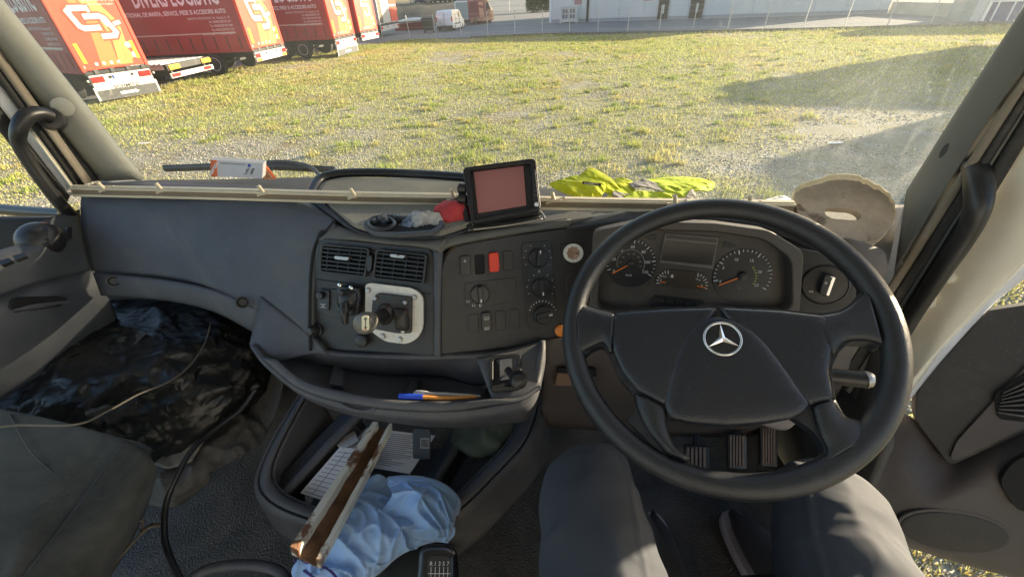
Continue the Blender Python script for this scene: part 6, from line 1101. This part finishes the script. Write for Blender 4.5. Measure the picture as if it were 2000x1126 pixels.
o = LOFT('cardboard_strip', [[(440, 760, 1.22), (460, 740, 1.22), (474, 730, 1.22)], [(385, 830, 1.16), (405, 822, 1.15), (425, 812, 1.15)], [(300, 905, 1.08), (330, 912, 1.07), (372, 900, 1.06)]], m_cb, None, nu=40, nv=20, solid=.004, fn=crump(.01, 9, 41, 4)); top(o, 'torn brown cardboard strip lying against the black sack', 'cardboard')
o = LOFT('paper_sacking', [[(440, 800, 1.2), (470, 808, 1.19), (490, 820, 1.18), (530, 830, 1.17)], [(380, 860, 1.13), (420, 870, 1.12), (450, 880, 1.12), (500, 870, 1.13)], [(290, 950, 1.04), (340, 960, 1.05), (390, 940, 1.08), (420, 920, 1.1)], [(285, 985, 1.08), (340, 990, 1.1), (380, 965, 1.13), (410, 940, 1.14)]], m_sk, None, nu=50, nv=40, solid=.003, fn=crump(.014, 8, 45, 4)); top(o, 'crumpled grey paper sacking on the floor beside the bin', 'sacking')
o = LOFT('cardboard_sheet', [[(475, 722, 1.3), (510, 722, 1.28), (555, 735, 1.22)], [(470, 770, 1.27), (515, 785, 1.22), (540, 800, 1.17)], [(478, 815, 1.24), (510, 825, 1.2), (520, 835, 1.17)]], m_sk, None, nu=24, nv=24, solid=.004, fn=crump(.006, 6, 48)); top(o, 'flat grey cardboard sheet behind the left wall of the bin', 'cardboard')
for i, pts in enumerate(([(575, 1092, .80), (590, 1110, .78), (610, 1125, .76), (640, 1150, .74)], [(580, 1085, .79), (600, 1098, .775), (640, 1110, .765), (668, 1140, .75)])):
    o = TUBE('purple_wire', pts, .0022, mat('purple wire', (.06, .03, .16), .5), None, n=16, m=6); top(o, ['short purple wire under the end of the rusty channel', 'short purple wire over the blue shirt below the rusty channel'][i], 'wire', 'purple wires')
# ================================================================== the driver's legs
m_tr = mat('grey trousers', (.036, .041, .052), .85, var=.1, vs=20, bump=.25, bs=1200); crinkle(m_tr, ((8, .007, 1.6), (26, .0018, .8)), .55)
person = thing('person', (.33, .1, CZ-.75), 'driver in dark grey trousers and black trainers seated behind the wheel', 'person')
def leg(hip, knee, ank, r):
    a = cr([hip, hip*.5+knee*.5+np.array([0, 0, .01]), knee*.97+hip*.03+np.array([0, 0, .005]), knee+(ank-knee)*.07+(knee-hip)*.02, knee*.62+ank*.38, ank], 60); return a
hipL, kneL, ankL = P(1180, 1500, .42), P(1168, 905, .715), np.array([.36, .36, CZ-1.06]); hipL = np.array([.09, -.12, CZ-.69])
kneL = np.array([.112, .415, CZ-.675]); kneR = np.array([.505, .355, CZ-.69]); hipR = np.array([.30, -.12, CZ-.69]); ankL = np.array([.30, .33, CZ-1.07]); ankR = np.array([.60, .335, CZ-1.04])
bm = bmesh.new(); sk = bm.verts.layers.skin.verify()
def vv_(p, rx, root=False): v = bm.verts.new(p); v[sk].radius = (rx, rx*.94); v[sk].use_root = root; return v
pel = vv_((.2, -.24, CZ-.66), .13, True)
for hip, kn, an, k in ((hipL, kneL, ankL, 1.1), (hipR, kneR, ankR, 1.16)):
    ch = [vv_(hip, .1*k), vv_(hip*.6+kn*.4, .092*k), vv_(hip*.25+kn*.75, .079*k), vv_(hip*.05+kn*.95, .069*k), vv_(kn+(an-kn)*.1+(kn-hip)*.03, .063*k), vv_(kn*.6+an*.4, .06), vv_(kn*.2+an*.8, .054), vv_(an, .052)]
    pv = pel
    for v in ch: bm.edges.new((pv, v)); pv = v
me = bpy.data.meshes.new('skeleton'); bm.to_mesh(me); bm.free(); o = bpy.data.objects.new('tmp', me); COL.objects.link(o)
s = o.modifiers.new('skin', 'SKIN'); u = o.modifiers.new('sub', 'SUBSURF'); u.levels = u.render_levels = 5
me = bpy.data.meshes.new_from_object(o.evaluated_get(bpy.context.evaluated_depsgraph_get())); bpy.data.objects.remove(o)
nv_ = len(me.vertices); co = np.zeros(nv_*3); me.vertices.foreach_get('co', co); co = co.reshape(-1, 3); no = np.zeros(nv_*3); me.vertices.foreach_get('normal', no); no = no.reshape(-1, 3)
for i in range(nv_):
    p = co[i]; side_ = kneL if p[0] < .28 else kneR; dk_ = np.linalg.norm(p-side_)
    wk = math.exp(-(dk_/.13)**2); wh = math.exp(-((p[1]-.02)/.16)**2); q = np.array([p[0]*6, p[1]*17, p[2]*10]); q2 = np.array([p[0]*9+p[1]*9, p[1]*6-p[0]*5, p[2]*6])
    f = (1-2.4*abs(nz(q, 1, 3)))*(.009*wk*max(.15, .8-no[i][2])+.007*wh)+(1-2.4*abs(nz(q2, 1, 8)))*.0062+ntz(p, 5, 2, 2)*.006
    hp_, kn_ = (hipL, kneL) if p[0] < .28 else (hipR, kneR); ax_ = nrm(kn_-hp_); lat = np.cross(ax_, [0, 0, 1.]); sd_ = (p-hp_)@lat; f += .0028*math.exp(-((sd_-.052*(1 if p[0] < .28 else -1)-.006*math.sin(p[1]*20))/.0035)**2)*(no[i][2] > 0)
    co[i] = p+no[i]*f
me.vertices.foreach_set('co', co.ravel()); me.update(); me.polygons.foreach_set('use_smooth', [True]*len(me.polygons)); me.materials.clear(); o = link('trousers', me, m_tr, person)
m_shoe = mat('black trainer', (.055, .052, .06), .6, bump=.5, bs=300); m_sole = mat('trainer sole', (.42, .38, .44), .6, dust=.4); m_lace = mat('grey lace', (.5, .48, .54), .7)
def shoe(an, tip, sgn):
    an = np.array(an); f = nrm((tip-an)*[1, 1, 0]); s_ = np.array([f[1], -f[0], 0]); zg = fz(an[0], an[1])+.012; L_ = .29; base = np.array([an[0], an[1], zg])-f*.08; V = []; rows = 16; m = 14
    for i in range(rows):
        u = i/(rows-1); w = .043*(math.sin(math.pi*min(1, .12+u*.93))**.45)*(1-.12*(.5-u)**2*4)+.004*u; h = (.105*(1-u)**1.1+.055) if u > .35 else .125; h *= (1-max(0, u-.8)*2.2)
        for j in range(m): t = 2*math.pi*j/m; V.append(base+f*L_*u+s_*w*math.cos(t)*sgn+np.array([0, 0, h/2+.02+(h/2)*math.sin(t)]))
    F = [(i*m+j, i*m+(j+1) % m, (i+1)*m+(j+1) % m, (i+1)*m+j) for i in range(rows-1) for j in range(m)]+[tuple(range(m)), tuple((rows-1)*m+j for j in range(m))]
    sh_ = mesh('shoe', V, F, m_shoe, person, smooth=70)
    out = [base+f*L_*(.5-.53*math.cos(t))+s_*.05*math.sin(t)*(1 if True else 1)*abs(math.sin(t))**-.35 if abs(math.sin(t)) > 1e-3 else base+f*L_*(.5-.53*math.cos(t)) for t in [2*math.pi*i/40 for i in range(40)]]
    mesh('sole', out+[p+[0, 0, .028] for p in out], [tuple(range(40)), tuple(range(79, 39, -1))]+[(i, (i+1) % 40, 40+(i+1) % 40, 40+i) for i in range(40)], m_sole, sh_, bevel=.006)
    for i in range(4):
        u = .5+.09*i; q = base+f*L_*u+[0, 0, .115-.022*i]; tube('lace', [q-s_*.024-[0, 0, .012], q+[0, 0, .004], q+s_*.024-[0, 0, .012]], .0035, m_lace, sh_, n=8, m=6)
shoe(ankL+[.0, .0, 0], ankL+np.array([.05, .3, 0]), 1); sp_ = P(1440, 1060, 1.1); shoe(np.array([.572, .325, 0]), np.array([.536, .53, 0]), 1)
# cab roof and rear wall, above and behind the eye
m_head = mat('headliner', (.5, .51, .53), .95)
loft('roof_lining', [[np.array([x, y, CZ+.52-.05*abs(x)**3]) for x in (-1.12, -.5, .3, .98)] for y in (1.0, .5, 0, -.6, -1.2)], m_head, CAB, nu=8, nv=10, solid=.04, soff=1)
loft('rear_wall', [[np.array([x, -1.2, CZ+z]) for x in (-1.12, 0, .98)] for z in (.5, 0, -.6, -1.16)], m_head, CAB, nu=6, nv=6, solid=.04)
